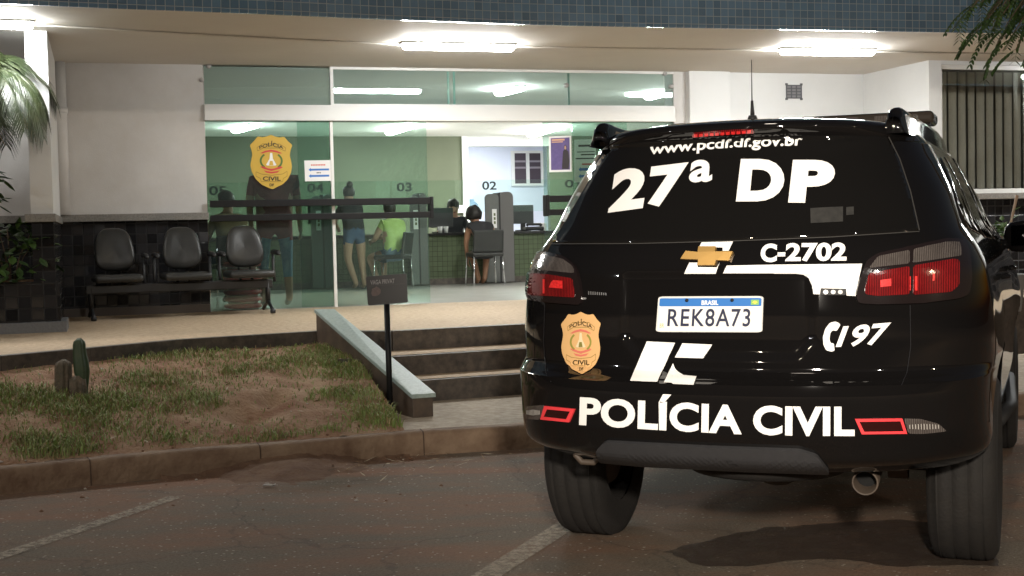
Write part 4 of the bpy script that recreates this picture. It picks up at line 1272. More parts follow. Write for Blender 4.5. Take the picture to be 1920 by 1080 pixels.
# LED bar in the stripe
mb = MB(); drape(poly_geo([rounded(z7([(1222, 368), (1387, 368), (1387, 408), (1222, 408)]), 3)]), ident, hit_px, .010, 20, mb, True); leds = obj('led_strobe', mb, P['matte_black'], car)
mb = MB()
for x in (1252, 1302, 1349):
    drape(poly_geo([[(z7([(x + 17 * math.cos(a * .785), 388 + 15 * math.sin(a * .785))])[0]) for a in range(8)]]), ident, hit_px, .014, 20, mb, True)
obj('led_lens', mb, mat('led_clear', (.7, .7, .68), .15), leds)
# third brake light
mb = MB(); drape(poly_geo([rounded([(1299, 249), (1340, 245), (1380, 242.5), (1413, 242), (1415, 249), (1380, 250), (1340, 252.5), (1298, 257)], 3)]), ident, hit_px, .005, 14, mb, True)
bl_ = obj('brake_light', mb, P['red_lens'], car)
mb = MB()
for i in range(11):
    x = 1305 + i * 10; y = 252.5 - i * .72
    drape(poly_geo([[(x - 3.4, y - 2.6), (x + 3.4, y - 3.0), (x + 3.4, y + 2.2), (x - 3.4, y + 2.6)]]), ident, hit_px, .007, 20, mb)
obj('red_cells', mb, P['red_bright'], bl_, normals=False)
# tail lamps
def tail(outer, clear, red, hot, label=None):
    mb = MB(); drape(poly_geo([rounded(outer, 8)]), ident, hit_px, .016, 8, mb, True)
    o = obj('taillight', mb, P['lens_rim'], car, smooth=False)
    mb = MB()
    for c_ in clear: drape(poly_geo([rounded(c_, 5)]), ident, hit_px, .019, 8, mb, True)
    obj('clear_lens', mb, P['clear_lens'], o)
    mb = MB()
    for c_ in red: drape(poly_geo([rounded(c_, 5)]), ident, hit_px, .019, 8, mb, True)
    obj('red_lens', mb, P['red_lens'], o)
    mb = MB()
    for c_ in hot: drape(poly_geo([c_]), ident, hit_px, .0208, 8, mb)
    obj('red_cells', mb, P['red_bright'], o, normals=False)
    return o
zc = zo(1560, 430, 3.6)
tail(zc([(175, 500), (155, 450), (185, 325), (228, 215), (300, 168), (500, 128), (620, 104), (760, 75), (880, 80), (912, 170), (922, 330), (905, 440), (840, 468), (600, 500), (300, 508)]),
     [zc([(240, 268), (300, 190), (508, 150), (508, 240)]), zc([(532, 145), (740, 103), (840, 100), (850, 190), (532, 236)])],
     [zc([(218, 440), (212, 410), (240, 300), (508, 256), (508, 440), (300, 452)]), zc([(532, 254), (800, 210), (836, 220), (832, 380), (780, 425), (532, 445)])],
     [zc([(315, 345), (385, 335), (385, 385), (315, 392)]), zc([(655, 305), (668, 303), (668, 350), (655, 352)]), zc([(506, 320), (513, 320), (513, 415), (506, 415)]), zc([(540, 320), (556, 320), (556, 415), (540, 415)])])
tail(z4([(75, 420), (85, 310), (108, 215), (150, 158), (200, 158), (330, 186), (398, 240), (428, 330), (452, 475), (435, 512), (300, 502), (180, 492), (90, 477)]),
     [z4([(118, 272), (158, 172), (330, 208), (395, 256), (405, 302), (250, 288)])],
     [z4([(95, 432), (113, 300), (230, 308), (390, 332), (410, 462), (230, 452), (100, 447)])],
     [z4([(255, 360), (270, 345), (330, 350), (330, 402), (240, 395)]), z4([(200, 340), (213, 340), (213, 435), (200, 435)])])
# bumper reflectors and fog lamps
def refl(outer, inner, fog):
    mb = MB(); drape(poly_geo([outer]), ident, hit_px, .008, 20, mb, True)
    o = obj('reflector', mb, P['red_frame'], car)
    mb = MB(); drape(poly_geo([inner]), ident, hit_px, .0095, 20, mb)
    obj('dark_lens', mb, mat('very_dark_red_lens', (.025, .003, .003), .15, coat=1), o, normals=False)
    mb = MB(); drape(poly_geo([rounded(fog, 5)]), ident, hit_px, .007, 14, mb, True)
    o = obj('fog_lamp', mb, P['clear_lens'], car)
    mb = MB()
    xs = [p[0] for p in fog]; ys = [p[1] for p in fog]; cx, cy = sum(xs) / len(xs), sum(ys) / len(ys)
    for k in range(-5, 6):
        x = cx + k * (max(xs) - min(xs)) / 15
        hh_ = 5.5 - .35 * abs(k)
        drape(poly_geo([[(x - .8, cy - hh_), (x + .5, cy - hh_), (x + .9, cy + hh_), (x - .4, cy + hh_)]]), ident, hit_px, .0085, 20, mb)
    obj('lens_ribs', mb, mat('ribbed_clear_lens', (.5, .47, .43), .2), o, normals=False)
refl(z5([(185, 212), (382, 232), (345, 318), (160, 300)]), z5([(206, 233), (353, 247), (329, 297), (185, 281)]), z5([(58, 295), (62, 215), (180, 205), (158, 302)]))
refl(z2([(1285, 290), (1460, 288), (1478, 345), (1310, 347)]), z2([(1301, 300), (1452, 298), (1464, 335), (1319, 337)]), z2([(1467, 288), (1530, 290), (1595, 308), (1626, 336), (1540, 345), (1484, 345)]))
# grey bumper trim
mb = MB(); drape(poly_geo([rounded([(1136, 825), (1330, 835), (1500, 841), (1532, 851), (1556, 882), (1400, 877), (1200, 867), (1124, 860), (1120, 842)], 6)]), ident, hit_px, .018, 9, mb, True)
obj('bumper_trim', mb, P['trim'], car)
# seams: tailgate sides and bumper top
def seam(pts, w=1.4):
    mb = MB()
    for a, b in zip(pts, pts[1:]):
        dx, dy = b[0] - a[0], b[1] - a[1]; L_ = math.hypot(dx, dy); nx, ny = -dy / L_ * w / 2, dx / L_ * w / 2
        drape(poly_geo([[(a[0] - nx, a[1] - ny), (b[0] - nx, b[1] - ny), (b[0] + nx, b[1] + ny), (a[0] + nx, a[1] + ny)]]), ident, hit_px, .002, 20, mb)
    return obj('panel_seam', mb, mat('seam_gap', (.016, .016, .018), .3), car, normals=False)
seam([(1706, 572), (1707, 650), (1700, 700), (1690, 722)])
seam([(1022, 570), (1020, 640), (1024, 700), (1034, 716)])
# pale seal lines round the rear window
mb = MB()
def strip(pts, w):
    for a, b in zip(pts, pts[1:]):
        dx, dy = b[0] - a[0], b[1] - a[1]; L_ = math.hypot(dx, dy); nx, ny = -dy / L_ * w / 2, dx / L_ * w / 2
        drape(poly_geo([[(a[0] - nx, a[1] - ny), (b[0] - nx, b[1] - ny), (b[0] + nx, b[1] + ny), (a[0] + nx, a[1] + ny)]]), ident, hit_px, .007, 14, mb)
strip([(1664, 258), (1685, 300), (1705, 360), (1722, 434)], 2.2)
strip([(1722, 436), (1560, 446), (1380, 453), (1200, 458), (1036, 459)], 1.6)
obj('window_seal', mb, mat('grey_window_seal', (.045, .043, .040), .5), car, normals=False)
# spoiler-side roof rails, light bar, aerial
for s_ in (-1, 1):
    mb = MB()
    tops = [(.50, 1.80), (.505, 1.835), (.52, 1.858), (.55, 1.872), (.60, 1.878), (.70, 1.874), (.90, 1.868), (1.3, 1.868), (2.0, 1.868), (2.35, 1.85), (2.55, 1.79)]
    for (v0_, z0_), (v1_, z1_) in zip(tops, tops[1:]):
        def cs_(v_, z_):
            uo = .60 + .03 * min(1, (v_ - .5) / .5)
            r_ = .029
            pts_ = [CW(s_ * (uo - .046), v_, 1.77)]
            pts_ += [CW(s_ * (uo - r_ * math.cos(math.pi * q / 7)), v_, z_ - r_ + r_ * math.sin(math.pi * q / 7)) for q in range(8)]
            return pts_ + [CW(s_ * (uo + .046), v_, 1.77)]
        A_, B_ = cs_(v0_, z0_), cs_(v1_, z1_)
        mb.add(A_ + B_, [(k, k + 1, k + 11, k + 10) for k in range(9)])
        if v0_ == .50: mb.add(A_, [tuple(range(10))])
    bm_ = None
    o = obj('roof_rail', mb, P['paint'], car, smooth=True)
    wl = o.modifiers.new('w', 'WELD'); wl.merge_threshold = .0005
mb = MB()
rot = Matrix.Rotation(-CT, 3, 'Z')
mb.box(CW(0.0, 1.9, 1.92), (1.30, .26, .062), rot)
lbo = obj('light_bar', mb, mat('smoked_light_bar', (.04, .032, .026), .12, coat=1), car, bevel=.022, seg=4)
mb = MB(); mb.box(CW(0.0, 1.9, 1.866), (.9, .16, .05), rot); obj('light_bar_mount', mb, P['matte_black'], lbo)
mb = MB()
for k in range(9): mb.box(CW(-.55 + k * .137, 1.765, 1.922), (.06, .012, .026), rot)
obj('lamp_modules', mb, P['clear_lens'], lbo)
av = .85; apx = at_z(1411, 222, 1.86); 
mb = MB()
a0 = at_y(1411, 226, 5.75)
mb.tube([a0, a0 + Vector((0, 0, .022))], [.024, .016], 14); 
ae = obj('antenna', mb, P['matte_black'], car, smooth=True)
mb = MB(); top_ = at_y(1409, 112, a0.y); 
mb.tube([a0 + Vector((0, 0, .02)), a0 + Vector((-.001, 0, .085))], [.010, .0055], 10); mb.tube([a0 + Vector((-.001, 0, .085)), top_], [.0022, .0016], 8); obj('whip', mb, P['matte_black'], ae, smooth=True)
# side windows (both sides), mirrors, handles
for s_ in (-1, 1):
    for poly in ([(.66, 1.40), (.86, 1.63), (1.10, 1.70), (1.32, 1.70), (1.36, 1.36)], [(1.42, 1.35), (1.40, 1.71), (2.05, 1.74), (2.16, 1.33)], [(2.22, 1.33), (2.14, 1.74), (2.55, 1.73), (3.10, 1.42), (3.22, 1.31)]):
        mb = MB(); drape(poly_geo([rounded(poly, .06)]), ident, (lambda v, z, s=s_: hit_side(v, z, s)), .004, .12, mb, True)
        obj('side_window', mb, P['car_glass'], car, smooth=True)
    mb = MB()
    m0 = CW(s_ * 1.03, 3.02, 1.335)
    n = 24; prof = [(0, -.11), (.07, -.105), (.105, -.06), (.112, .0), (.105, .05), (.08, .085), (0, .10)]
    Mx = Matrix.Translation(m0) @ Matrix.Rotation(-CT, 4, 'Z') @ Matrix.Diagonal((1.0, .75, .85, 1))
    mb.lathe(prof, Mx, 24)
    mb.tube([CW(s_ * .90, 3.0, 1.29), m0 - Vector((0, 0, .05))], [.03, .025], 10)
    mi_ = obj('wing_mirror', mb, P['paint'], car, smooth=True)
    mb = MB(); mb.box(CW(s_ * 1.035, 2.942, 1.335), (.15, .008, .115), rot); obj('mirror_glass', mb, mat('mirror_silver', (.05, .055, .06), .03, metal=1), mi_, bevel=.003)
    for v_ in (1.75, 2.85):
        p, n_ = hit_side(v_, 1.16, s_)
        mb = MB(); mb.tube([p + CD * -.10 + n_ * .004, p + CD * -.09 + n_ * .035, p + CD * .09 + n_ * .035, p + CD * .10 + n_ * .004], .011, 8); obj('door_handle', mb, P['paint'], car, smooth=True)
    # sill moulding
    mb = MB(); mb.tube([CW(s_ * .93, 1.62, .50), CW(s_ * .97, 2.4, .47), CW(s_ * .93, 3.45, .50)], .035, 8); obj('side_step', mb, P['matte_black'], car, smooth=True)
# wheels
def wheel(s_, v_):
    mb = MB()
    w2 = TW / 2
    prof = [(.235, -w2 + .02), (.30, -w2), (.355, -w2 + .004), (.388, -w2 + .022), (.398, -w2 + .045)]
    for g in (-.085, -.03, .03, .085):
        prof += [(.400, g - .008), (.396, g - .006), (.396, g + .0), (.400, g + .002)]
    prof += [(.398, w2 - .045), (.388, w2 - .022), (.355, w2 - .004), (.30, w2), (.235, w2 - .02)]
    ax = CR * s_
    Mx = Matrix.Translation(CW(s_ * TRK, v_, .392)) @ ax.to_track_quat('Z', 'Y').to_matrix().to_4x4()
    mb.lathe(prof, Mx, 72)
    wh = obj('wheel', mb, P['rubber'], car, smooth=True)
    mb = MB()
    mb.lathe([(.24, -w2 + .03), (.235, -.02), (.20, 0.0), (.0, .0)], Mx, 48)
    mb.lathe([(.238, w2 - .02), (.225, w2 - .035), (.215, w2 - .09)], Mx, 48)
    for k in range(6):
        a = k * math.pi / 3
        r_ = Mx.to_3x3() @ Matrix.Rotation(a, 3, 'Z')
        c_ = Mx @ (Matrix.Rotation(a, 4, 'Z') @ Vector((.125, 0, w2 - .06)))
        mb.box(c_, (.20, .055, .035), r_)
    mb.lathe([(.0, w2 - .02), (.06, w2 - .025), (.07, w2 - .06)], Mx, 20)
    obj('rim', mb, mat('grey_alloy', (.16, .15, .14), .35, metal=.8), wh, smooth=False)
    mb = MB(); mb.lathe([(0, -.08), (.15, -.08), (.17, -.05), (.17, 0)], Mx, 32); obj('brake_drum', mb, P['brown_metal'], wh, smooth=True)
for v_ in (AX, AX + 2.93):
    for s_ in (-1, 1): wheel(s_, v_)
# underbody
mb = MB()
mb.box(CW(0, 2.5, .56), (1.25, 4.2, .14), rot)
mb.box(CW(0, .62, .60), (1.3, .9, .08), rot)
obj('underbody', mb, P['under'], car)
mb = MB(); mb.tube([CW(-.70, AX, .40), CW(.70, AX, .40)], .045, 12); mb.lathe([(0, -.16), (.10, -.13), (.145, 0), (.10, .13), (0, .16)], Matrix.Translation(CW(.02, AX, .40)) @ CD.to_track_quat('Z', 'Y').to_matrix().to_4x4(), 20)
obj('rear_axle', mb, P['brown_metal'], car, smooth=True)
# spare wheel slung beneath
mb = MB()
Mx = Matrix.Translation(CW(.10, .48, .50)) 
mb.lathe([(.20, -.05), (.31, -.055), (.36, -.02), (.37, .03), (.36, .10), (.2, .10)], Mx, 40)
sw = obj('spare_wheel', mb, P['rubber'], car, smooth=True)
mb = MB(); mb.lathe([(0, -.065), (.12, -.065), (.2, -.04), (.2, .02)], Mx, 32); obj('spare_rim', mb, P['brown_metal'], sw, smooth=True)
# exhaust
ex = at_y(1622, 905, 5.02)
mb = MB()
dirx = (CD * .96 + CR * -.05 + Vector((0, 0, .06))).normalized()
e1_ = ex + dirx * .0
n = 20
pts = [(.046, -.02), (.050, 0), (.050, .25), (.046, .30), (.030, .42)]
Mx = Matrix.Translation(ex) @ dirx.to_track_quat('Z', 'Y').to_matrix().to_4x4()
mb.lathe([(.040, .12), (.042, -.0), (.046, -.006), (.050, 0), (.051, .25), (.04, .5)], Mx, 28)
exo = obj('exhaust_pipe', mb, P['brown_metal'], car, smooth=True)
mb = MB(); mb.lathe([(0, .10), (.0405, .10)], Mx, 20); obj('exhaust_bore', mb, mat('bore_black', (.003, .003, .003), .9), exo)  # flat black disc closes the pipe a little way in
mb = MB(); mb.box(ex + dirx * .12 + Vector((0, 0, .052)) - CR * .03, (.10, .04, .03), rot); obj('exhaust_hanger', mb, P['brown_metal'], exo, bevel=.006)
# leaf-spring shackles and tow hook
mb = MB()
for k in range(9):
    pass
th = at_y(1100, 855, 5.35)
mb.tube([th + CR * -.05 + Vector((0, 0, .05)), th + CR * -.045, th + CR * -.02 + Vector((0, 0, -.025)), th + CR * .03 + Vector((0, 0, -.025)), th + CR * .055 + Vector((0, 0, .0)), th + CR * .06 + Vector((0, 0, .05))], .013, 10)
obj('tow_hook', mb, P['brown_metal'], car, smooth=True)
for s_ in (-1, 1):
    mb = MB()
    mb.box(CW(s_ * .56, .80, .47), (.09, .30, .06), rot); mb.tube([CW(s_ * .56, .62, .52), CW(s_ * .56, AX, .36)], .032, 10)
    mb.lathe([(0, -.04), (.045, -.04), (.045, .04), (0, .04)], Matrix.Translation(CW(s_ * .57, .86, .40)) @ CR.to_track_quat('Z', 'Y').to_matrix().to_4x4(), 14)
    obj('suspension_arm', mb, P['brown_metal'], car)
# ================================================================== THINGS ON THE PLATFORM
# bench of three seats on a beam
bl0 = at_z(176, 603, ZP); bl1 = at_z(512, 588, ZP)
bd_ = (bl1 - bl0); bL = bd_.length; brz = math.atan2(bd_.y, bd_.x)
bc = (bl0 + bl1) / 2
bench = thing('waiting_bench', 'black three seat waiting bench standing along the glazed front', 'bench', bc, brz)
def bw(x, y, z): return WMAT[bench.name] @ Vector((x, y, z))
mb = MB(); rotb = Matrix.Rotation(brz, 3, 'Z')
mb.box(bw(0, 0.22, .30), (bL + .1, .05, .09), rotb); obj('beam', mb, M['plastic'], bench, bevel=.01)
for sx in (-1, 1):
    mb = MB()
    x = sx * bL / 2
    mb.tube([bw(x, 0.0, .03), bw(x, .05, .06), bw(x, .22, .12), bw(x, .40, .06), bw(x, .45, .03)], .018, 8)
    mb.tube([bw(x, .22, .10), bw(x, .22, .32)], .026, 10)
    mb.lathe([(0, -.02), (.028, -.018), (.028, .018), (0, .02)], Matrix.Translation(bw(x, 0.0, .024)), 10)
    obj('leg', mb, M['plastic'], bench, smooth=True)
scent = [S(212, 470, -.3), S(340, 470, -.3), S(457, 470, -.3)]
xc0 = None
def to_bench_x(px):
    # photo column -> x along the bench at the backrest
    best = None
    for k in range(400):
        x = -bL + k * bL / 200
        p = bw(x, .40, .65)
        y = p - CAMP
        u = y.dot(_ri) / y.dot(_f) * FPX + 960
        if best is None or abs(u - px) < best[0]: best = (abs(u - px), x)
    return best[1]
xs_ = [to_bench_x(p) for p in (214, 341, 458)]
M['leather_dark'] = M['leather']
for x in xs_:
    mb = MB()
    # backrest: rounded trapezoid pad, leaning back
    N, K = 28, 5
    w0_, w1_, h0, h1 = .215, .165, .47, .90
    outl = []
    for k in range(N):
        a = 2 * math.pi * k / N
        cx_, cz_ = math.copysign(abs(math.cos(a)) ** .62, math.cos(a)), math.copysign(abs(math.sin(a)) ** .72, math.sin(a))
        f_ = (cz_ + 1) / 2
        outl.append((cx_ * (w0_ + (w1_ - w0_) * f_), h0 + (h1 - h0) * f_))
    rings = []
    cz0 = (h0 + h1) / 2
    for sc_, dy in ((.0, -.052), (.55, -.050), (.85, -.040), (.97, -.022), (1.0, 0), (.97, .022), (.80, .035), (0, .036)):
        rings.append([bw(x + px_ * sc_, .40 + dy + (cz0 + (pz_ - cz0) * sc_ - h0) * .22 - .06 * (abs(px_ * sc_) / w0_) ** 2 * (1 if True else 0), cz0 + (pz_ - cz0) * sc_) for px_, pz_ in outl])
    vs = [q for g in rings for q in g]
    mb.add(vs, [(i * N + k, i * N + (k + 1) % N, (i + 1) * N + (k + 1) % N, (i + 1) * N + k) for i in range(len(rings) - 1) for k in range(N)])
    obj('backrest', mb, M['leather'], bench, smooth=True)
    mb = MB(); mb.box(bw(x, .20, .405), (.46, .46, .075), rotb); o = obj('seat', mb, M['leather'], bench, bevel=.034, seg=4, smooth=True)
    mb = MB()
    for q in (-.06, .06): mb.tube([bw(x + q, .30, .34), bw(x + q, .42, .36), bw(x + q, .45, .55)], .012, 6)
    obj('back_bracket', mb, M['plastic'], bench, smooth=True)
arm = [xs_[0] - .30, xs_[0] + .275, xs_[1] - .285, xs_[1] + .27, xs_[2] - .27, xs_[2] + .285]
for x in arm[1:]:
    mb = MB(); mb.tube([bw(x, .30, .32), bw(x, .36, .45), bw(x, .36, .60)], .016, 8)
    mb.tube([bw(x, .40, .615), bw(x, .34, .622), bw(x, .12, .615), bw(x, .06, .60)], [.018, .026, .026, .016], 10)
    obj('armrest', mb, M['plastic'], bench, smooth=True)

# sign on a post
sb = at_z(732, 764, 0.20)
sg = thing('parking_sign', 'small black parking sign on a thin black post beside the stair parapet', 'sign', sb)
stp = at_y(725, 565, sb.y)
mb = MB(); mb.tube([Vector((sb.x, sb.y, .05)), Vector((stp.x + .0, sb.y, stp.z))], .021, 12); obj('post', mb, M['black_metal'], sg, smooth=True)
sq = [at_y(*p, sb.y - .03) for p in ((686, 518.5), (762, 513), (765, 567), (690, 573))]
def shift(q, dy): return [p + Vector((0, dy, 0)) for p in q]
mb = MB()
pl_poly = []
qmap = ribbon([(686, 518.5), (762, 513)], [(690, 573), (765, 567)])
for (a, b) in rounded([(0, 0), (1, 0), (1, 1), (0, 1)], .06, 4): pl_poly.append(at_y(*qmap(a, b), sb.y - .03))
mb.ngon_prism(pl_poly, (0, .012, 0)); obj('plate', mb, mat('black_sign_face', (.010, .010, .010), .35), sg)
def sgq(x0, y0, x1, y1): return [at_y(*qmap(a, b), sb.y - .0315) for a, b in ((x0, y1), (x1, y1), (x1, y0), (x0, y0))]
mb = MB(); flat_text(mb, 'VAGA PRIVAT', *sgq(.10, .70, .70, .86), bold=.02); obj('lettering', mb, mat('grey_white_letters', (.26, .25, .25), .6), sg, normals=False)
mb = MB()
bpts = [(.10, .40), (.13, .56), (.20, .60), (.24, .64), (.30, .58), (.35, .50), (.33, .38), (.28, .33), (.20, .30), (.13, .32)]
mb.add([at_y(*qmap(a, b), sb.y - .0315) for a, b in bpts], [tuple(range(len(bpts)))]); obj('emblem', mb, mat('faded_pink_emblem', (.16, .12, .11), .7, var=(.10, .08, .075), scale=60), sg, normals=False)
mb = MB(); q = sgq(.06, .655, .94, .665); mb.add(q, [(0, 1, 2, 3)]); obj('rule', mb, mat('dark_grey_rule', (.06, .06, .06), .6), sg, normals=False)

# gold crest on the glass, paper with arrows
def wall_hit(t):
    o = W(0, t, 0)
    def f(x, y):
        d = ray(x, y); k = (o - CAMP).dot(FN) / d.dot(FN); return CAMP + d * k, -FN
    return f
c0 = fac(508, 355, .0)
cs = thing('crest_sticker', 'gold shield crest stuck on the glass in front of the man in maroon', 'sticker', W(c0[0], 0.01, c0[1]), _phi)
cmg = {'line': M['gold_dark'], 'ink': M['black_ink'], 'green': M['crest_green'], 'red': M['crest_red'], 'white': M['white_vinyl'], 'gold': M['gold']}
crest(quadmap((468, 252), (548, 253), (549, 355), (469, 355)), wall_hit(.004), .003, cs, M['gold'], cmg, step=.0015)
c0 = fac(598, 338, 0)
pn_ = thing('paper_notice', 'white paper notice with two blue arrows taped to the glass', 'notice', W(c0[0], 0.01, c0[1]), _phi)
pm = ribbon([(570.5, 301), (621.5, 300)], [(572, 340), (622.5, 339)])
wh_ = wall_hit(.006)
def notice(parts_, parent, pm, wh_):
    for nm_, polys, m_, lf in parts_:
        mb = MB()
        for p in polys:
            bm = p if not isinstance(p, list) else poly_geo([p])
            drape(bm, (lambda x, y: pm(x, y)), wh_, lf, 60, mb)
        obj(nm_, mb, m_, parent, normals=False)
def arrow(y, x0=.14, x1=.90, h=.045): return [(x0, y), (x0 + .09, y + h * 2.0), (x0 + .09, y + h), (x1, y + h), (x1, y - h), (x0 + .09, y - h), (x0 + .09, y - h * 2.0)]
dashes = [[(x, .74), (x + .045, .74), (x + .045, .81), (x, .81)] for x in (.24, .30, .36, .42, .48, .54, .60, .66, .72)]
notice([('sheet', [[(0, 0), (1, 0), (1, 1), (0, 1)]], M['paper'], .001), ('arrow', [arrow(.55)], M['blue'], .002), ('arrow', [arrow(.25)], M['blue'], .002),
        ('red_heading', dashes, M['redink'], .002), ('small_heading', [[(.44, .37), (.48, .37), (.48, .43), (.44, .43)], [(.50, .37), (.54, .37), (.54, .43), (.50, .43)], [(.56, .37), (.59, .37), (.59, .43), (.56, .43)]], M['black_ink'], .002)], pn_, pm, wh_)
# poster and white notices on the right glass
c0 = fac(1050, 322, .05)
po = thing('poster', 'purple poster with a standing figure in a white frame on the glass', 'poster', W(c0[0], 0.07, c0[1]), _phi)
pm2 = ribbon([(1029, 256), (1071, 254)], [(1030, 323), (1072, 322)])
wh2 = wall_hit(.058)
notice([('frame', [[(0, 0), (1, 0), (1, 1), (0, 1)]], M['paper'], .001), ('print', [[(.08, .06), (.92, .06), (.92, .95), (.08, .95)]], mat('purple_print', (.14, .10, .28), .5, var=(.10, .075, .22), scale=14), .0022),
        ('heading_lines', [[(.12, .87), (.70, .87), (.70, .92), (.12, .92)], [(.12, .82), (.62, .82), (.62, .85), (.12, .85)]], mat('peach_print', (.62, .36, .24), .5), .0034),
        ('printed_figure', [[(.56, .08), (.60, .45), (.62, .58), (.68, .62), (.66, .70), (.72, .76), (.79, .70), (.77, .62), (.86, .56), (.90, .30), (.86, .08)]], mat('dark_figure_print', (.03, .025, .03), .5), .0034),
        ('printed_face', [[(.68, .64), (.68, .70), (.72, .73), (.76, .70), (.76, .64), (.72, .61)]], mat('skin_print', (.50, .32, .22), .5), .0045)], po, pm2, wh2)
c0 = fac(1098, 335, .05)
nb = thing('notice_sheets', 'white printed notice with blue arrows half hidden by the black car', 'notice', W(c0[0], 0.07, c0[1]), _phi)
pm3 = ribbon([(1077, 262), (1117, 261)], [(1077, 342), (1117, 341)])
notice([('sheet', [[(0, 0), (1, 0), (1, 1), (0, 1)]], M['paper'], .001),
        ('dark_lines', [[(.18, .83), (.92, .83), (.92, .88), (.18, .88)], [(.12, .70), (.95, .70), (.95, .72), (.12, .72)], [(.30, .63), (.95, .63), (.95, .66), (.30, .66)], [(.05, .54), (.95, .54), (.95, .57), (.05, .57)]], M['black_ink'], .002),
        ('arrow', [arrow(.30, .2, .95, .03)], M['blue'], .002), ('arrow', [arrow(.14, .2, .95, .03)], M['blue'], .002), ('red_heading', [[(.35, .40), (.8, .40), (.8, .44), (.35, .44)]], M['redink'], .002)], nb, pm3, wh2)

# ================================================================== INSIDE
TCN = tcnt
ctop = 1.40
ct = thing('service_counter', 'long green tiled service counter with a black top across the room', 'counter', W(1.5, TCN, ZP), _phi)
mb = MB(); mb.fbox(-3.2, 6.5, TCN, TCN + .12, ZP, ctop - .04); obj('tiled_front', mb, M['tile_green'], ct)
mb = MB(); mb.fbox(-3.2, 6.5, TCN - .06, TCN + .75, ctop - .04, ctop); obj('counter_top', mb, M['counter_top'], ct, bevel=.005)
mb = MB(); mb.fbox(-3.2, 6.5, TCN - .012, TCN, ZP, ZP + .09); obj('plinth', mb, M['granite_dark'], ct)
# hanging glass screen with booth numbers
zg = Zf(900, 337, TCN)
sgz = thing('number_screen', 'clear glass screen hung over the counter with black booth numbers', 'glass screen', W(1.5, TCN + .1, zg), _phi)
mb = MB(); mb.fbox(-3.2, 6.5, TCN + .10, TCN + .106, ctop + .30, zg); obj('pane', mb, M['glass_clear'], sgz)
for tx, x0, x1 in (('05', 392, 425), ('04', 576, 607), ('03', 744, 772), ('02', 904, 931), ('01', 1059, 1087)):
    tb = TCN + .098
    y0, y1 = (349, 366) if tx == '05' else ((344, 361) if tx == '04' else (342.5, 359) if tx == '03' else (340, 356) if tx == '02' else (337, 352))
    mb = MB(); flat_text(mb, tx, *fquad(x0, y0, x1, y1, tb), bold=.02); obj('booth_number', mb, mat('dark_number_vinyl', (.012, .018, .016), .6), sgz, normals=False)
# booth dividers
def divider(px0, px1, ytop, label, panel_tag=True):
    a, b = S(px0, 430, TCN - .25), S(px1, 430, TCN - .25)
    zt_ = Zf(px0, ytop, TCN - .25)
    t = thing('booth_divider', label, 'divider', W((a + b) / 2, TCN - .3, ZP), _phi, 'dividers between the counter booths')
    tl = TCN - .25
    def rr(s0, s1, z0, z1, r, tp):
        out = []
        for cx_, cz_, a0 in ((s1 - r, z1 - r, 0), (s0 + r, z1 - r, 90)):
            for k in range(7): 
                an = R(a0 + 15 * k); out.append((cx_ + r * math.cos(an), cz_ + r * math.sin(an)))
        out += [(s0, z0), (s1, z0)]
        return [W(x, tp, z) for x, z in out]
    mid = a + (b - a) * .5
    mb = MB(); mb.ngon_prism(rr(a, mid - .01, ZP + .02, zt_ - .03, .06, tl), FN * .04); obj('panel', mb, mat('grey_divider', (.115, .12, .115), .5, var=(.13, .135, .13), scale=20), t)
    mb = MB(); mb.ngon_prism(rr(mid + .01, b, ZP + .02, zt_, .08, tl + .02), FN * .5); obj('end_panel', mb, mat('grey_divider_end', (.125, .12, .118), .5), t)
    mb = MB(); mb.ngon_prism(rr(mid - .012, mid + .012, ZP + .02, zt_ - .01, .008, tl - .004), FN * .3); obj('joint', mb, M['plastic'], t)
    if panel_tag:
        mb = MB(); z_ = Zf(px0, ytop + 50, TCN - .26); s_ = a + (mid - a) * .62
        mb.ngon_prism([W(s_ - .035, tl - .006, z_ - .14), W(s_ + .035, tl - .006, z_ - .14), W(s_ + .035, tl - .006, z_ + .14), W(s_ - .035, tl - .006, z_ + .14)], FN * .004); o = obj('sticker', mb, M['paper'], t)
        mb = MB()
        for i, q in enumerate((-.08, -.02, .04)): mb.ngon_prism([W(s_ - .012, tl - .008, z_ + q), W(s_ + .016, tl - .008, z_ + q), W(s_ + .016, tl - .008, z_ + q + .04), W(s_ - .012, tl - .008, z_ + q + .04)], FN * .0015)
        obj('printed_marks', mb, mat('green_black_marks', (.12, .14, .06), .6), o)
    return t
divider(911, 964, 360, 'grey booth divider below the number 02, in the clear gap of the doors')
divider(770, 802, 362, 'grey booth divider behind the woman in the lime top')
divider(584, 628, 364, 'grey booth divider behind the paper notice')
# monitors
def monitor(px, py, w, h, label, yaw=0.0):
    s_, z_ = fac(px, py, TCN + .45)
    c_ = W(s_, TCN + .45, z_)
    t = thing('computer_monitor', label, 'monitor', W(s_, TCN + .45, ctop), _phi + yaw, 'monitors on the counter')
    ro = Matrix.Rotation(_phi + yaw, 3, 'Z')
    mb = MB(); mb.box(c_, (w, .045, h), ro); obj('screen_back', mb, mat('dark_grey_casing', (.055, .057, .06), .5), t, bevel=.012)
    mb = MB(); mb.box(Vector((c_.x, c_.y, (ctop + z_) / 2)), (.07, .04, abs(z_ - ctop)), ro); mb.box(Vector((c_.x, c_.y, ctop + .01)), (.22, .16, .018), ro); obj('stand', mb, M['plastic'], t)
monitor(826, 408, .40, .30, 'dark monitor back turned to us in front of the clerk', .12)
monitor(980, 402, .34, .29, 'grey monitor on the counter right of the divider', -.1)
monitor(600, 402, .36, .28, 'monitor behind glass under the paper notice')
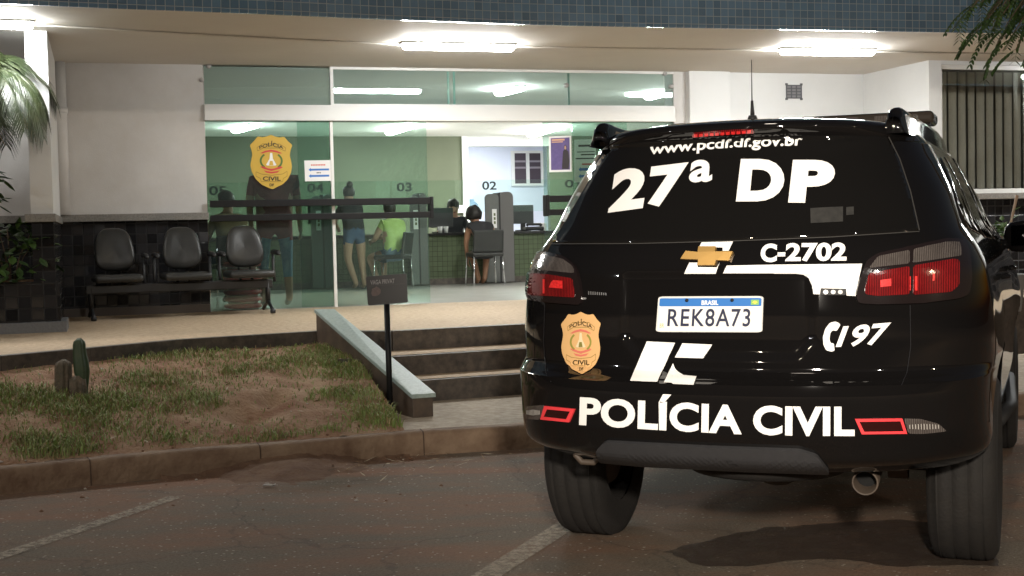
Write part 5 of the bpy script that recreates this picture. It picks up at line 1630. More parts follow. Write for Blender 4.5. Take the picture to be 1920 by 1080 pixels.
# desk phone / keyboard lump and small white box
s_, z_ = fac(1000, 428, TCN + .2)
t = thing('desk_phone', 'black desk phone lying on the counter by the grey monitor', 'phone', W(s_, TCN + .2, ctop), _phi)
ro = Matrix.Rotation(_phi, 3, 'Z')
mb = MB(); mb.box(W(s_, TCN + .2, ctop + .035), (.30, .18, .06), ro); obj('base', mb, M['plastic'], t, bevel=.02)
mb = MB(); mb.tube([W(s_ - .12, TCN + .16, ctop + .08), W(s_ - .10, TCN + .16, ctop + .10), W(s_ + .10, TCN + .16, ctop + .10), W(s_ + .12, TCN + .16, ctop + .08)], .022, 8); obj('handset', mb, M['plastic'], t, smooth=True)
s_, z_ = fac(1018, 428, TCN + .2)
mb = MB(); mb.fbox(s_ - .045, s_ + .045, TCN + .15, TCN + .25, ctop, ctop + .12); tag(obj('tissue_box', mb, M['paper'], bevel=.01), 'small white box on the counter at the edge of the right door', 'box')
# cups
for i, (px, lb) in enumerate(((827, 'clear plastic cup on the counter, nearest the dark monitor'), (838, 'clear plastic cup on the counter in front of the clerk'))):
    s_, z_ = fac(px, 436, TCN - .0)
    mb = MB(); mb.lathe([(0, 0), (.028, 0), (.038, .095), (.035, .095), (.026, .006)], Matrix.Translation(W(s_, TCN + .05, ctop)), 14)
    tag(obj('plastic_cup', mb, mat('cloudy_cup', (.55, .58, .57), .2), smooth=True), lb, 'cup', 'cups on the counter')
# water bottle in the back room, wall switch plate
s_, z_ = fac(884, 395, TB + .8)
t = thing('water_cooler', 'blue water bottle on its cooler in the pale back room', 'water cooler', W(s_, TB + .8, ZP), _phi)
mb = MB(); mb.lathe([(0, 0), (.11, 0), (.13, .03), (.13, .10), (.12, .12), (.13, .14), (.13, .26), (.12, .28), (.13, .30), (.13, .36), (.06, .42), (.05, .46), (0, .46)], Matrix.Translation(W(s_, TB + .8, ZP + .95)), 20); obj('bottle', mb, mat('blue_water', (.28, .42, .60), .12), t, smooth=True)
mb = MB(); mb.fbox(s_ - .15, s_ + .15, TB + .65, TB + .95, ZP, ZP + .94); obj('cabinet', mb, M['alu'], t, bevel=.02)
q0, q1 = fac(855, 385, TB - .002), fac(871, 399, TB - .002)
mb = MB(); mb.fbox(q0[0], q1[0], TB - .06, TB - .05, q1[1], q0[1]); tag(obj('wall_notice', mb, M['paper'], bevel=.003), 'white square notice on the frame of the pale back room', 'notice')

# visitor chairs
def visitor_chair(loc, rz, label):
    t = thing('visitor_chair', label, 'chair', loc, rz, 'black chairs in the waiting room')
    def lw(x, y, z): return WMAT[t.name] @ Vector((x, y, z))
    ro = Matrix.Rotation(rz, 3, 'Z')
    mb = MB(); mb.box(lw(0, 0, .45), (.46, .44, .06), ro); obj('seat', mb, M['leather'], t, bevel=.025, seg=3)
    mb = MB(); mb.box(lw(0, -.22, .64), (.45, .045, .32), ro @ Matrix.Rotation(R(8), 3, 'X')); obj('backrest', mb, M['leather'], t, bevel=.022, seg=3)
    for sx in (-1, 1):
        for sy in (-1, 1):
            mb = MB(); mb.tube([lw(sx * .21, sy * .20, .43), lw(sx * .23, sy * .23, 0)], .012, 8); obj('leg', mb, M['chrome'], t, smooth=True)
        mb = MB(); mb.tube([lw(sx * .20, -.18, .44), lw(sx * .20, -.22, .62)], .012, 8); obj('back_support', mb, M['chrome'], t, smooth=True)
    return t
# red ribbed stack behind the end seat
rs = at_z(466, 584, ZP); s_, t_ = st_of(rs)
t = thing('red_stack', 'stack of red ribbed plastic behind the glass under the end bench seat', 'stack', W(s_, .30, ZP), _phi)
for k in range(7):
    z = ZP + .01 + k * .075
    mb = MB(); mb.lathe([(.0, 0), (.18, 0), (.205, .012), (.205, .038), (.17, .050), (.0, .050)], Matrix.Translation(W(s_, .36, z)), 24)
    obj('red_piece', mb, mat('red_plastic', (.62, .05, .04), .35), t, smooth=True)
    if k < 6:
        mb = MB(); mb.lathe([(.0, .05), (.16, .05), (.16, .075), (.0, .075)], Matrix.Translation(W(s_, .36, z)), 20)
        obj('pale_piece', mb, mat('pale_red_plastic', (.55, .30, .26), .4), t, smooth=True)

# ------------------------------------------------------------------ people
SK = mat('skin_light', (.42, .25, .17), .55, var=(.46, .28, .19), scale=9)
SKD = mat('skin_brown', (.26, .135, .08), .55, var=(.29, .155, .09), scale=9)
CL = lambda n, c, v=None: mat(n, c, .85, var=v or tuple(x * 1.25 for x in c), scale=14, bump=.15, bscale=120)
def person(label, loc, rz, J, shirt, pants, shoes, skin=SK, hair=None, hair_mode='short', sleeve=.55, pant_leg=.95, scale=1.0, girth=1.0, face=False, hem=None):
    base = dict(pelvis=(0, 0, .95), waist=(0, -.01, 1.10), chest=(0, 0, 1.30), neck=(0, 0, 1.47), head=(0, .02, 1.58), crown=(0, .02, 1.70),
                sl=(-.19, 0, 1.41), sr=(.19, 0, 1.41), el=(-.25, -.03, 1.12), er=(.25, -.03, 1.12), wl=(-.26, .06, .87), wr=(.26, .06, .87),
                hl=(-.10, 0, .90), hr=(.10, 0, .90), kl=(-.11, .02, .50), kr=(.11, .02, .50), al=(-.11, -.01, .09), ar=(.11, -.01, .09), tl=(-.13, .15, .035), tr=(.13, .15, .035))
    base.update(J)
    P_ = {k: Vector(v) * scale for k, v in base.items()}
    rad = dict(pelvis=.145, waist=.135, chest=.155, neck=.055, head=.092, crown=.070, sl=.066, sr=.066, el=.042, er=.042, wl=.028, wr=.028, hl=.098, hr=.098, kl=.062, kr=.062, al=.040, ar=.040, tl=.034, tr=.034)
    for k in ('pelvis', 'waist', 'chest'): rad[k] *= girth
    E_ = [('pelvis', 'waist', 'p'), ('waist', 'chest', 's'), ('chest', 'neck', 's'), ('neck', 'head', 'k'), ('head', 'crown', 'k'), ('chest', 'sl', 's'), ('chest', 'sr', 's'),
          ('sl', 'el', 'u'), ('sr', 'er', 'u'), ('el', 'wl', 'k'), ('er', 'wr', 'k'), ('pelvis', 'hl', 'p'), ('pelvis', 'hr', 'p'), ('hl', 'kl', 't'), ('hr', 'kr', 't'), ('kl', 'al', 'c'), ('kr', 'ar', 'c'), ('al', 'tl', 'f'), ('ar', 'tr', 'f')]
    # hands: palm, four fingers, thumb
    for s_ in 'lr':
        w_, e_ = P_['w' + s_], P_['e' + s_]
        d = (w_ - e_).normalized(); sx = Vector((-1 if s_ == 'l' else 1, 0, 0)); side = (sx - d * sx.dot(d)).normalized(); nrm = d.cross(side).normalized()
        P_['m' + s_] = w_ + d * .065; rad['m' + s_] = .030; E_.append(('w' + s_, 'm' + s_, 'k'))
        for k, (off, ln) in enumerate(((-.028, .060), (-.010, .075), (.010, .072), (.028, .055))):
            f1, f2 = 'f%d1%s' % (k, s_), 'f%d2%s' % (k, s_)
            inward = nrm * (.018 if s_ == 'l' else -.018)
            P_[f1] = w_ + d * .095 + nrm * off * .95; P_[f2] = P_[f1] + d * ln - side * .022
            rad[f1] = .0095; rad[f2] = .0075; E_ += [('m' + s_, f1, 'k'), (f1, f2, 'k')]
        P_['th' + s_] = w_ + d * .055 - nrm * .045; rad['th' + s_] = .010; P_['tt' + s_] = P_['th' + s_] + d * .035 - nrm * .012; rad['tt' + s_] = .008
        E_ += [('w' + s_, 'th' + s_, 'k'), ('th' + s_, 'tt' + s_, 'k')]
    keys = list(P_)
    me = bpy.data.meshes.new('person')
    me.from_pydata([tuple(P_[k]) for k in keys], [(keys.index(a), keys.index(b)) for a, b, _ in E_], [])
    o = bpy.data.objects.new('person', me); COL.objects.link(o)
    sk = o.modifiers.new('s', 'SKIN'); sk.use_smooth_shade = True
    for i, k in enumerate(keys):
        r_ = rad[k] * scale; me.skin_vertices[0].data[i].radius = (r_, r_)
        me.skin_vertices[0].data[i].use_root = (k == 'pelvis')
    ss = o.modifiers.new('u', 'SUBSURF'); ss.levels = 2; ss.render_levels = 2
    bpy.context.view_layer.update()
    nm = bpy.data.meshes.new_from_object(o.evaluated_get(bpy.context.evaluated_depsgraph_get()))
    o.modifiers.clear(); o.data = nm; nm.name = 'person'
    nm.materials.clear()
    for m_ in (skin, shirt, pants, shoes): nm.materials.append(m_)
    segs = [(P_[a], P_[b], c_) for a, b, c_ in E_]
    for f in nm.polygons:
        f.use_smooth = True
        c_ = f.center; best = (9, None, 0)
        for a, b, tp_ in segs:
            ab = b - a; t_ = max(0, min(1, (c_ - a).dot(ab) / max(1e-9, ab.length_squared))); dd = (c_ - (a + ab * t_)).length
            if dd < best[0]: best = (dd, tp_, t_)
        tp_, t_ = best[1], best[2]
        mi = 0
        if tp_ == 's': mi = 1
        elif tp_ == 'p': mi = 2 if (c_.z < P_['pelvis'].z + .06 * scale) else 1
        elif tp_ == 'u': mi = 1 if t_ < sleeve else 0
        elif tp_ == 't': mi = 2 if (t_ < pant_leg or pant_leg > 1) else 0
        elif tp_ == 'c': mi = 2 if pant_leg > 1 and t_ < pant_leg - 1 else 0
        elif tp_ == 'f': mi = 3
        if hem and tp_ in 'pt': mi = 1 if c_.z > hem else mi
        f.material_index = mi
    o.location = loc; o.rotation_euler = (0, 0, rz)
    WMAT[o.name] = Matrix.Translation(Vector(loc)) @ Matrix.Rotation(rz, 4, 'Z')
    tag(o, label, 'person')
    if hair:
        hc, cr_ = P_['head'], P_['crown']
        mb = MB()
        ctr = (hc + cr_) / 2 - Vector((0, .012, 0)) * scale
        n1, n2 = 20, 14
        up = (cr_ - hc).normalized()
        q_ = up.to_track_quat('Z', 'Y').to_matrix()
        vs = []
        for i in range(n2 + 1):
            ph_ = math.pi * i / n2
            for k in range(n1):
                a = 2 * math.pi * k / n1
                r_ = .108 * scale
                v = Vector((math.sin(ph_) * math.cos(a) * .92, math.sin(ph_) * math.sin(a) * 1.02, math.cos(ph_) * 1.08))
                if hair_mode == 'curly': r_ *= 1.30 + .28 * noise.noise(v * 4.5) + .12 * noise.noise(v * 11)
                else: r_ *= 1 + .10 * noise.noise(v * 5) + .06 * noise.noise(v * 13)
                # leave the face free
                if math.sin(a) > .25 and math.cos(ph_) < .35 and hair_mode != 'none': r_ *= .80
                if math.cos(ph_) < -.55: r_ *= .8
                vs.append(ctr + (v * r_))
        mb.add(vs, [(i * n1 + k, i * n1 + (k + 1) % n1, (i + 1) * n1 + (k + 1) % n1, (i + 1) * n1 + k) for i in range(n2) for k in range(n1)])
        if hair_mode == 'bun':
            b_ = ctr + Vector((0, -.07, .125)) * scale
            vs = []
            for i in range(9):
                for k in range(12):
                    v = Vector((math.sin(math.pi * i / 8) * math.cos(2 * math.pi * k / 12), math.sin(math.pi * i / 8) * math.sin(2 * math.pi * k / 12), math.cos(math.pi * i / 8)))
                    vs.append(b_ + v * .055 * scale * (1 + .12 * noise.noise(v * 5)))
            mb.add(vs, [(i * 12 + k, i * 12 + (k + 1) % 12, (i + 1) * 12 + (k + 1) % 12, (i + 1) * 12 + k) for i in range(8) for k in range(12)])
        obj('hair', mb, hair, o, smooth=True, world=False)
    if face:
        hc = P_['head']
        for nm_, pts, m_ in (('eye', [(-.033, .088, .022), (.033, .088, .022)], M['black_ink']), ('mouth', [(0, .088, -.048)], mat('lip', (.28, .10, .08), .5)), ('nose', [(0, .097, -.012)], skin)):
            for p in pts:
                mb = MB(); Mx = Matrix.Translation(hc + Vector(p) * scale) @ (Matrix.Diagonal((1.0, .5, .55 if nm_ != 'nose' else 1.5, 1)))
                r_ = {'eye': .011, 'mouth': .022, 'nose': .016}[nm_]
                mb.lathe([(0, -r_), (r_ * .7, -r_ * .7), (r_, 0), (r_ * .7, r_ * .7), (0, r_)], Mx, 10); obj(nm_, mb, m_, o, smooth=True, world=False)
    return o
HB = mat('black_hair', (.010, .008, .007), .55); HD = mat('dark_brown_hair', (.020, .013, .010), .5)
denim = CL('blue_denim', (.14, .26, .42), (.26, .40, .55)); denim2 = CL('washed_denim', (.10, .16, .25), (.20, .27, .36)); denim3 = CL('dark_denim', (.03, .06, .13), (.06, .10, .18))
def gp(px, py, dy=0.0):
    p = at_z(px, py, ZP); s_, t_ = st_of(p); return W(s_, t_ + dy, ZP)
# man in maroon by the door
p = gp(519, 578)
s_, t_ = st_of(p); p = W(S(517, 500, .45), .45, ZP)
person('man in a maroon T-shirt and denim shorts standing behind the gold crest', p, _phi, dict(pelvis=(0, 0, .93), el=(-.27, -.02, 1.13), er=(.27, .01, 1.13), wl=(-.24, .14, .92), wr=(.29, .06, .90), kl=(-.13, .01, .50), kr=(.13, .02, .50), al=(-.14, -.02, .09), ar=(.14, -.02, .09), sl=(-.225, 0, 1.40), sr=(.225, 0, 1.40), hl=(-.12, 0, .88), hr=(.12, 0, .88)),
       CL('maroon_cotton', (.27, .07, .08)), denim, mat('grey_sneaker', (.22, .23, .24), .6), skin=SK, hair=HB, pant_leg=1.42, girth=1.42, sleeve=.62, hem=.75)
# woman standing at the counter
p = W(S(664, 500, TCN - .75), TCN - .75, ZP)
person('woman with a hair bun in denim shorts leaning on the counter', p, _phi + .12, dict(pelvis=(0, -.06, .90), waist=(0, 0, 1.05), chest=(.0, .10, 1.22), neck=(0, .17, 1.38), head=(0, .20, 1.48), crown=(0, .20, 1.60), sl=(-.16, .12, 1.31), sr=(.16, .12, 1.31), el=(-.22, .28, 1.08), er=(.22, .28, 1.08), wl=(-.12, .48, 1.0), wr=(.12, .48, 1.0), hl=(-.10, -.05, .86), hr=(.10, -.05, .86), kl=(-.10, 0, .48), kr=(.13, .02, .48), al=(.02, -.03, .09), ar=(.15, -.05, .09), tl=(.02, .12, .035), tr=(.17, .10, .035)),
       CL('dark_grey_top', (.035, .035, .04)), denim3, mat('tan_sandal', (.30, .19, .12), .6), hair=HD, hair_mode='bun', pant_leg=.32, scale=.89, girth=1.05)
seat = dict(pelvis=(0, -.05, .53), waist=(0, -.06, .68), chest=(0, -.02, .88), neck=(0, .03, 1.04), head=(0, .07, 1.15), crown=(0, .08, 1.26), sl=(-.18, 0, .98), sr=(.18, 0, .98), el=(-.24, .12, .74), er=(.24, .12, .74), wl=(-.17, .36, .76), wr=(.17, .36, .76),
            hl=(-.10, 0, .50), hr=(.10, 0, .50), kl=(-.13, .40, .50), kr=(.13, .40, .50), al=(-.13, .36, .09), ar=(.13, .36, .09), tl=(-.14, .50, .035), tr=(.14, .50, .035))
# woman in lime
p = W(S(737, 500, TCN - .85), TCN - .85, ZP)
visitor_chair(p, _phi + R(62), 'black chair with thin metal legs under the woman in the lime top')
person('woman in a lime green top and denim shorts sitting at the counter', p, _phi + R(26), {**seat, 'kl': (-.14, .40, .48), 'al': (-.10, .24, .09), 'tl': (-.12, .38, .035), 'ar': (.06, .30, .09), 'tr': (.06, .44, .035), 'wl': (-.10, .40, .72)},
       CL('lime_cotton', (.42, .56, .17), (.50, .64, .24)), denim2, mat('pale_sandal', (.4, .3, .22), .6), hair=HD, pant_leg=.45, sleeve=.3, scale=.94, girth=1.12)
# woman in black with curly hair
p = W(S(909, 500, TCN - .80), TCN - .80, ZP)
visitor_chair(p, _phi, 'black chair with metal legs under the woman with curly hair')
person('woman with curly black hair in a black top sitting below the number 02', p, _phi - .05, {**seat, 'pelvis': (0, 0, .53), 'chest': (-.05, .08, .84), 'neck': (-.08, .17, .97), 'head': (-.10, .24, 1.05), 'crown': (-.11, .28, 1.15), 'sl': (-.22, .08, .92), 'sr': (.13, .10, .92), 'el': (-.26, .14, .66), 'er': (.22, .28, .74), 'wl': (-.22, .26, .44), 'wr': (.12, .46, .78), 'kl': (-.12, .38, .47), 'al': (-.06, .18, .10), 'ar': (.05, .24, .09), 'tl': (-.06, .34, .035), 'tr': (.04, .38, .035)},
       CL('black_cotton', (.014, .014, .016)), CL('black_trousers', (.014, .014, .016)), mat('brown_sandal', (.22, .11, .06), .6), skin=SKD, hair=HB, hair_mode='curly', pant_leg=.9, sleeve=.08, scale=.93, girth=1.1)
# clerk behind the counter
s_, z_ = fac(860, 398, TCN + .9)
p = W(s_ - .07, TCN + .98, ZP - .02)
person('clerk in dark clothes sitting behind the counter with folded arms', p, _phi + math.pi - .1, {**seat, 'el': (-.27, .20, .64), 'er': (.27, .20, .64), 'wl': (.06, .40, .66), 'wr': (-.06, .38, .68), 'head': (0, .05, 1.15), 'crown': (0, .04, 1.27)},
       CL('charcoal_cotton', (.025, .027, .032)), CL('charcoal_trousers', (.02, .02, .022)), M['plastic'], hair=HD, sleeve=.5, face=True)
# seated person at far left behind the bench end
p = W(S(432, 500, 1.2), 1.2, ZP)
visitor_chair(p, _phi + .2, 'black chair behind the glass, under the person in the tan top')
person('person in a tan top sitting behind the glass at the left end', p, _phi + .35, {**seat, 'el': (-.26, .10, .72), 'wl': (-.22, .30, .60)}, CL('tan_cotton', (.27, .19, .10)), denim3, M['plastic'], hair=HD, sleeve=.6)

# ================================================================== PLANTS
def leaf_mat(n, a, b):
    m = mat(n, a, .45, var=b, scale=5); m.node_tree.nodes['Principled BSDF'].inputs['Subsurface Weight'].default_value = 0.0
    return m
LG = leaf_mat('leaf_green', (.045, .10, .022), (.075, .14, .032)); LD = leaf_mat('leaf_dark', (.025, .060, .016), (.045, .085, .022)); BK = mat('bark_brown', (.12, .085, .055), .9, var=(.18, .13, .09), scale=14, bump=.6, bscale=50)
PALM = leaf_mat('palm_green', (.020, .034, .011), (.042, .052, .020)); PALMD = leaf_mat('palm_dry', (.30, .20, .09), (.38, .27, .13))
# planter
pr1 = at_z(126, 622, ZP); pr0 = at_z(-60, 627, ZP)
s1_, t1_ = st_of(pr1); s0_ = s1_ - 1.9
zt_ = Zf(40, 528, t1_ + .08)
plt = thing('planter', 'black tiled planter box on a grey granite plinth at the left end', 'planter', W((s0_ + s1_) / 2, t1_ + .3, ZP), _phi)
zpl = at_y(126, 602, pr1.y).z
mb = MB(); mb.fbox(s0_, s1_, t1_, t1_ + .62, ZP - .05, zpl); obj('plinth', mb, mat('blue_grey_granite', (.12, .125, .135), .5, var=(.17, .175, .185), scale=50), plt, bevel=.006)
mb = MB(); mb.fbox(s0_, s1_ - .05, t1_ + .05, t1_ + .58, zpl, zt_); obj('tiled_box', mb, M['tile_black'], plt)
mb = MB(); mb.fbox(s0_ + .04, s1_ - .09, t1_ + .09, t1_ + .54, zt_ - .01, zt_ + .006); obj('soil', mb, M['soil'], plt)
def leaf(mb, p, d, up, L_, w, mi=0, fold=.25):
    d = d.normalized(); sd = d.cross(up).normalized(); n_ = sd.cross(d)
    q = [p, p + d * L_ * .35 + sd * w - n_ * w * fold, p + d * L_ * .7 + sd * w * .8 - n_ * (w * fold + L_ * .04), p + d * L_ - n_ * L_ * .12, p + d * L_ * .7 - sd * w * .8 - n_ * (w * fold + L_ * .04), p + d * L_ * .35 - sd * w - n_ * w * fold, p + d * L_ * .5 - n_ * L_ * .01]
    mb.add(q, [(0, 1, 6), (1, 2, 6), (2, 3, 6), (3, 4, 6), (4, 5, 6), (5, 0, 6)], mi)
def shrub(name, label, cx_, cy_, z0, n, rx, rz_, L_, w, mats, seed, stems=5, cat='shrub'):
    rg = random.Random(seed)
    t = thing(name, label, cat, (cx_, cy_, z0))
    st = MB(); lf = MB()
    for k in range(stems):
        a = rg.uniform(0, 6.28); e_ = Vector((cx_ + rx * .6 * math.cos(a), cy_ + rx * .6 * math.sin(a), z0 + rz_ * rg.uniform(.5, .95)))
        st.tube([Vector((cx_ + .03 * math.cos(a), cy_ + .03 * math.sin(a), z0)), Vector((cx_, cy_, z0)).lerp(e_, .5) + Vector((0, 0, .03)), e_], [.008, .006, .003], 6)
    for k in range(n):
        a = rg.uniform(0, 6.28); h = rg.random() ** .8; r_ = rx * math.sqrt(rg.random()) * (.55 + .6 * math.sin(math.pi * min(1, h * .9 + .1)))
        p = Vector((cx_ + r_ * math.cos(a), cy_ + r_ * math.sin(a), z0 + h * rz_))
        d = Vector((math.cos(a + rg.uniform(-.8, .8)), math.sin(a + rg.uniform(-.8, .8)), rg.uniform(-.7, .5)))
        leaf(lf, p, d, Vector((0, 0, 1)), L_ * rg.uniform(.6, 1.2), w * rg.uniform(.7, 1.2), rg.randrange(len(mats)))
    obj('stems', st, BK, t, smooth=True); obj('foliage', lf, mats, t, normals=False)
    return t
pc_ = W(S(30, 480, t1_ + .3), t1_ + .3, zt_)
shrub('shrub', 'broad leaved green shrub growing in the black tiled planter', pc_.x - .05, pc_.y, zt_, 210, .36, .50, .13, .036, [LG, LD], 5)
# palm: thin trunk outside the frame, crown hanging in
pb = at_y(-34, 150, 11.25)
pal = thing('palm_tree', 'small palm with arching fronds lit from above at the left edge', 'tree', (pb.x, pb.y, zt_))
mb = MB(); mb.tube([Vector((pb.x - .05, pb.y, zt_)), Vector((pb.x - .02, pb.y, (zt_ + pb.z) / 2)), Vector((pb.x, pb.y, pb.z + .10))], [.06, .05, .045], 12); obj('trunk', mb, BK, pal, smooth=True)
rg = random.Random(11)
for k in range(26):
    a = k * 2.399; el_ = rg.uniform(-.15, 1.1)
    d = Vector((math.cos(a) * math.cos(el_), math.sin(a) * math.cos(el_), math.sin(el_)))
    Lf = rg.uniform(.62, .92)
    pts = []
    p = Vector((pb.x, pb.y, pb.z + .05)); v = d.copy()
    nseg = 14
    for i in range(nseg + 1):
        pts.append(p.copy()); p = p + v * (Lf / nseg); v = (v + Vector((0, 0, -.20))).normalized()
    mb = MB(); mb.tube(pts, [.009 * (1 - .8 * i / nseg) + .001 for i in range(nseg + 1)], 5, 0)
    for i in range(2, nseg * 4):
        f_ = i / (nseg * 4); q = f_ * nseg; i0 = int(q); pp_ = pts[i0].lerp(pts[min(i0 + 1, nseg)], q - i0); tv = (pts[min(i0 + 1, nseg)] - pts[max(i0 - 1, 0)]).normalized()
        sd = tv.cross(Vector((0, 0, 1)))
        if sd.length < .1: sd = Vector((1, 0, 0))
        sd.normalize()
        ll = .27 * math.sin(math.pi * min(1, .15 + f_ * .8)) ** .6
        for s_ in (-1, 1):
            dd = (sd * s_ * .75 + tv * .65 + Vector((0, 0, -.35 + rg.uniform(-.15, .1)))).normalized()
            e2 = pp_ + dd * ll * .6 + Vector((0, 0, -.015)); e3 = pp_ + dd * ll + Vector((0, 0, -.075)); wv = tv * .006
            mb.add([pp_ - wv, pp_ + wv, e2 + wv, e2 - wv, e3], [(0, 1, 2, 3), (3, 2, 4)], 1 if (el_ < .0 and rg.random() < .35) else 0)
    obj('frond', mb, [PALM, PALMD], pal, normals=False)
# plant with dark leaves under the palm
pb2 = at_y(0, 352, 11.3)
shrub('leafy_plant', 'dark leaved plant below the palm at the left edge', pb2.x - .10, pb2.y, pb2.z - .18, 46, .16, .34, .14, .035, [LD, LG], 8, 4, 'plant')['label'] = 'dark leaved plant below the palm at the left edge'
# make it stand on a stem from the planter
mb = MB(); mb.tube([Vector((pb2.x - .10, pb2.y, zt_)), Vector((pb2.x - .10, pb2.y, pb2.z - .15))], .008, 6)
o = obj('stem', mb, BK, bpy.data.objects['leafy_plant'], smooth=True)
# cactus
cp = at_z(150, 742, bed_h(at_z(150, 742, .35), .55))
cg = mat('cactus_green', (.030, .060, .025), .55, var=(.055, .075, .035), scale=18); cb = mat('corky_cactus', (.16, .12, .085), .85, var=(.10, .085, .06), scale=16, bump=.5, bscale=60)
def ribbed(mb, pts, rs, ribs=7, n=42, mi=0):
    vs, fs = [], []
    for p, r_ in zip(pts, rs):
        for k in range(n):
            a = 2 * math.pi * k / n; q = r_ * (.78 + .22 * abs(math.cos(ribs * a / 2)))
            vs.append(Vector(p) + Vector((math.cos(a) * q, math.sin(a) * q, 0)))
    for i in range(len(pts) - 1):
        for k in range(n): fs.append((i * n + k, i * n + (k + 1) % n, (i + 1) * n + (k + 1) % n, (i + 1) * n + k))
    fs.append(tuple(range((len(pts) - 1) * n, len(pts) * n)))
    mb.add(vs, fs, mi)
cyy = cp.y
c_t = at_y(152, 634, cyy); c_b = at_y(150, 742, cyy)
cac = thing('cactus', 'stubby cactus with one tall green stem and one short corky stem in the bed', 'cactus', c_b)
H_ = c_t.z - c_b.z
mb = MB()
N = 18; pts = []; rs_ = []
for i in range(N + 1):
    f_ = i / N
    pts.append((c_b.x + (c_t.x - c_b.x) * f_ + .012 * math.sin(f_ * 5), cyy, c_b.z - .02 + (H_ + .02) * f_))
    rs_.append(.048 * (1 - .10 * math.sin(f_ * 9)) * (1 if f_ < .88 else max(.05, math.sqrt(max(0, 1 - ((f_ - .88) / .125) ** 2)))))
ribbed(mb, pts, rs_, 6); obj('tall_stem', mb, cg, cac, smooth=True)
c2t, c2b = at_y(119, 674, cyy + .02), at_y(119, 738, cyy + .02)
mb = MB(); pts = []; rs_ = []
for i in range(13):
    f_ = i / 12; pts.append((c2b.x + (c2t.x - c2b.x) * f_, cyy + .02, c2b.z - .02 + (c2t.z - c2b.z + .02) * f_)); rs_.append(.058 * (1 if f_ < .8 else max(.08, math.sqrt(max(0, 1 - ((f_ - .8) / .205) ** 2)))))
ribbed(mb, pts, rs_, 9); obj('short_stem', mb, cb, cac, smooth=True)
mb = MB(); c3 = at_y(146, 728, cyy - .03); ribbed(mb, [(c3.x, c3.y, c3.z - .06), (c3.x, c3.y, c3.z), (c3.x, c3.y, c3.z + .06), (c3.x, c3.y, c3.z + .085)], [.055, .062, .055, .02], 8); obj('base_stem', mb, cb, cac, smooth=True)
# weeds at the foot of the platform
rg = random.Random(4)
for (px, py, lb) in ((548, 657, 'small leafy weed at the foot of the platform near the parapet'), (372, 667, 'small leafy weed at the foot of the platform further left')):
    q = at_z(px, py, .47)
    shrub('weed', lb, q.x, q.y, .455, 26, .07, .09, .06, .012, [LG], px, 2, 'weed')
# plant and cane in front of the blind window
qa = at_y(1884, 452, 11.5)
pl2 = thing('cane_plant', 'thin bare cane rising from a little green plant below the blind window', 'plant', (qa.x, qa.y, ZP))
mb = MB(); q1 = at_y(1890, 445, 11.5); q2 = at_y(1897, 410, 11.5); q3 = at_y(1907, 366, 11.5)
mb.tube([Vector((qa.x, qa.y, ZP)), q1, q2, q3], [.012, .012, .011, .014], 8); obj('cane', mb, mat('dry_cane', (.34, .24, .17), .8), pl2, smooth=True)
mb = MB(); rg = random.Random(9)
for k in range(60):
    a = rg.uniform(0, 6.28); p = Vector((qa.x - .02 + rg.gauss(0, .06), qa.y + rg.gauss(0, .05), at_y(1880, 440, 11.5).z + rg.gauss(0, .07)))
    leaf(mb, p, Vector((math.cos(a), math.sin(a), rg.uniform(-.3, .8))), Vector((0, 0, 1)), .09, .02)
obj('foliage', mb, [LG], pl2, normals=False)
mb = MB(); mb.lathe([(0, 0), (.13, 0), (.17, .30), (.18, .32), (.15, .32), (.14, .28), (0, .28)], Matrix.Translation((qa.x, qa.y, ZP)), 24)
obj('pot', mb, mat('grey_pot', (.20, .20, .20), .7), pl2, smooth=True)
mb = MB(); mb.tube([Vector((qa.x, qa.y, ZP + .28)), Vector((qa.x - .03, qa.y, at_y(1880, 440, 11.5).z))], .012, 6); obj('stem', mb, BK, pl2)
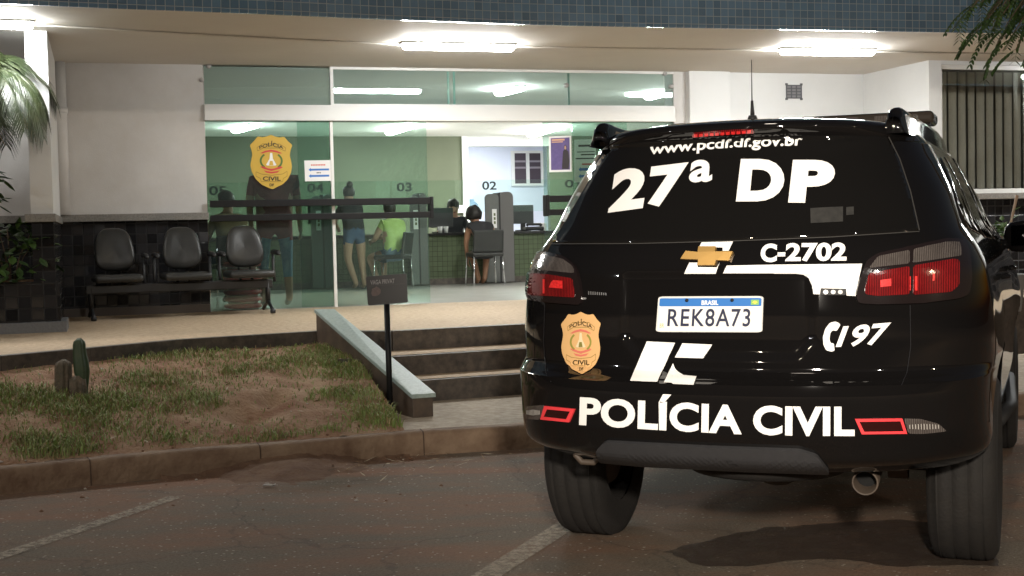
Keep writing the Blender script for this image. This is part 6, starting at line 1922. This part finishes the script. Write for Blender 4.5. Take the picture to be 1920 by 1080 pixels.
# tree reaching in at the upper right: trunk beyond the frame, branches with feathery leaves
tb0 = Vector((4.5, 8.6, 0)); 
tr = thing('feathery_tree', 'tree with feathery leaves whose branch hangs in at the upper right corner', 'tree', tb0)
YT = 7.6
mb = MB(); mb.tube([tb0, Vector((4.45, 8.5, 1.6)), Vector((4.2, 8.2, 2.9)), Vector((3.7, 7.8, 3.5))], [.14, .12, .09, .05], 14); obj('trunk', mb, BK, tr, smooth=True)
br_ends = [(1830, 60), (1868, 85), (1905, 92), (1815, 22), (1850, 30), (1885, 50), (1915, 60), (1840, 5), (1880, 10), (1918, 20), (1950, 80), (1960, 40), (1900, -20), (1850, -25), (1940, -10), (1980, 20), (1860, 55), (1895, 72), (1870, 35), (1925, 40)]
rg = random.Random(21)
br_ends += [(rg.uniform(1825, 1990), rg.uniform(-25, 62)) for _ in range(9)]
wood = MB(); lf = MB()
root_ = Vector((3.7, 7.8, 3.5))
for (px, py) in br_ends:
    e_ = at_y(px, py, YT + rg.uniform(-.35, .35))
    mid_ = root_.lerp(e_, .55) + Vector((0, 0, .10))
    wood.tube([root_, mid_, e_], [.014, .007, .0025], 6)
    # drooping compound leaves along the outer part
    for k in range(5):
        f_ = .55 + .45 * k / 4
        p = mid_.lerp(e_, (f_ - .55) / .45)
        a = rg.uniform(0, 6.28)
        d = Vector((-.75 + .5 * math.cos(a), .5 * math.sin(a), -.35 - .4 * rg.random())).normalized()
        Lr = rg.uniform(.14, .24); q = p.copy(); v = d.copy()
        for i in range(9):
            q2_ = q + v * Lr / 9; lf.tube([q, q2_], .0012, 3, 0, False)
            sd = v.cross(Vector((0, 0, 1))).normalized() if abs(v.z) < .97 else Vector((1, 0, 0))
            for s_ in (-1, 1): leaf(lf, q2_, sd * s_ + v * .5 + Vector((0, 0, -.25)), Vector((0, 0, 1)), rg.uniform(.035, .052), .0075, rg.randrange(2), .1)
            q = q2_; v = (v + Vector((0, 0, -.10))).normalized()
obj('branches', wood, BK, tr, smooth=True); obj('foliage', lf, [LG, LD], tr, normals=False)
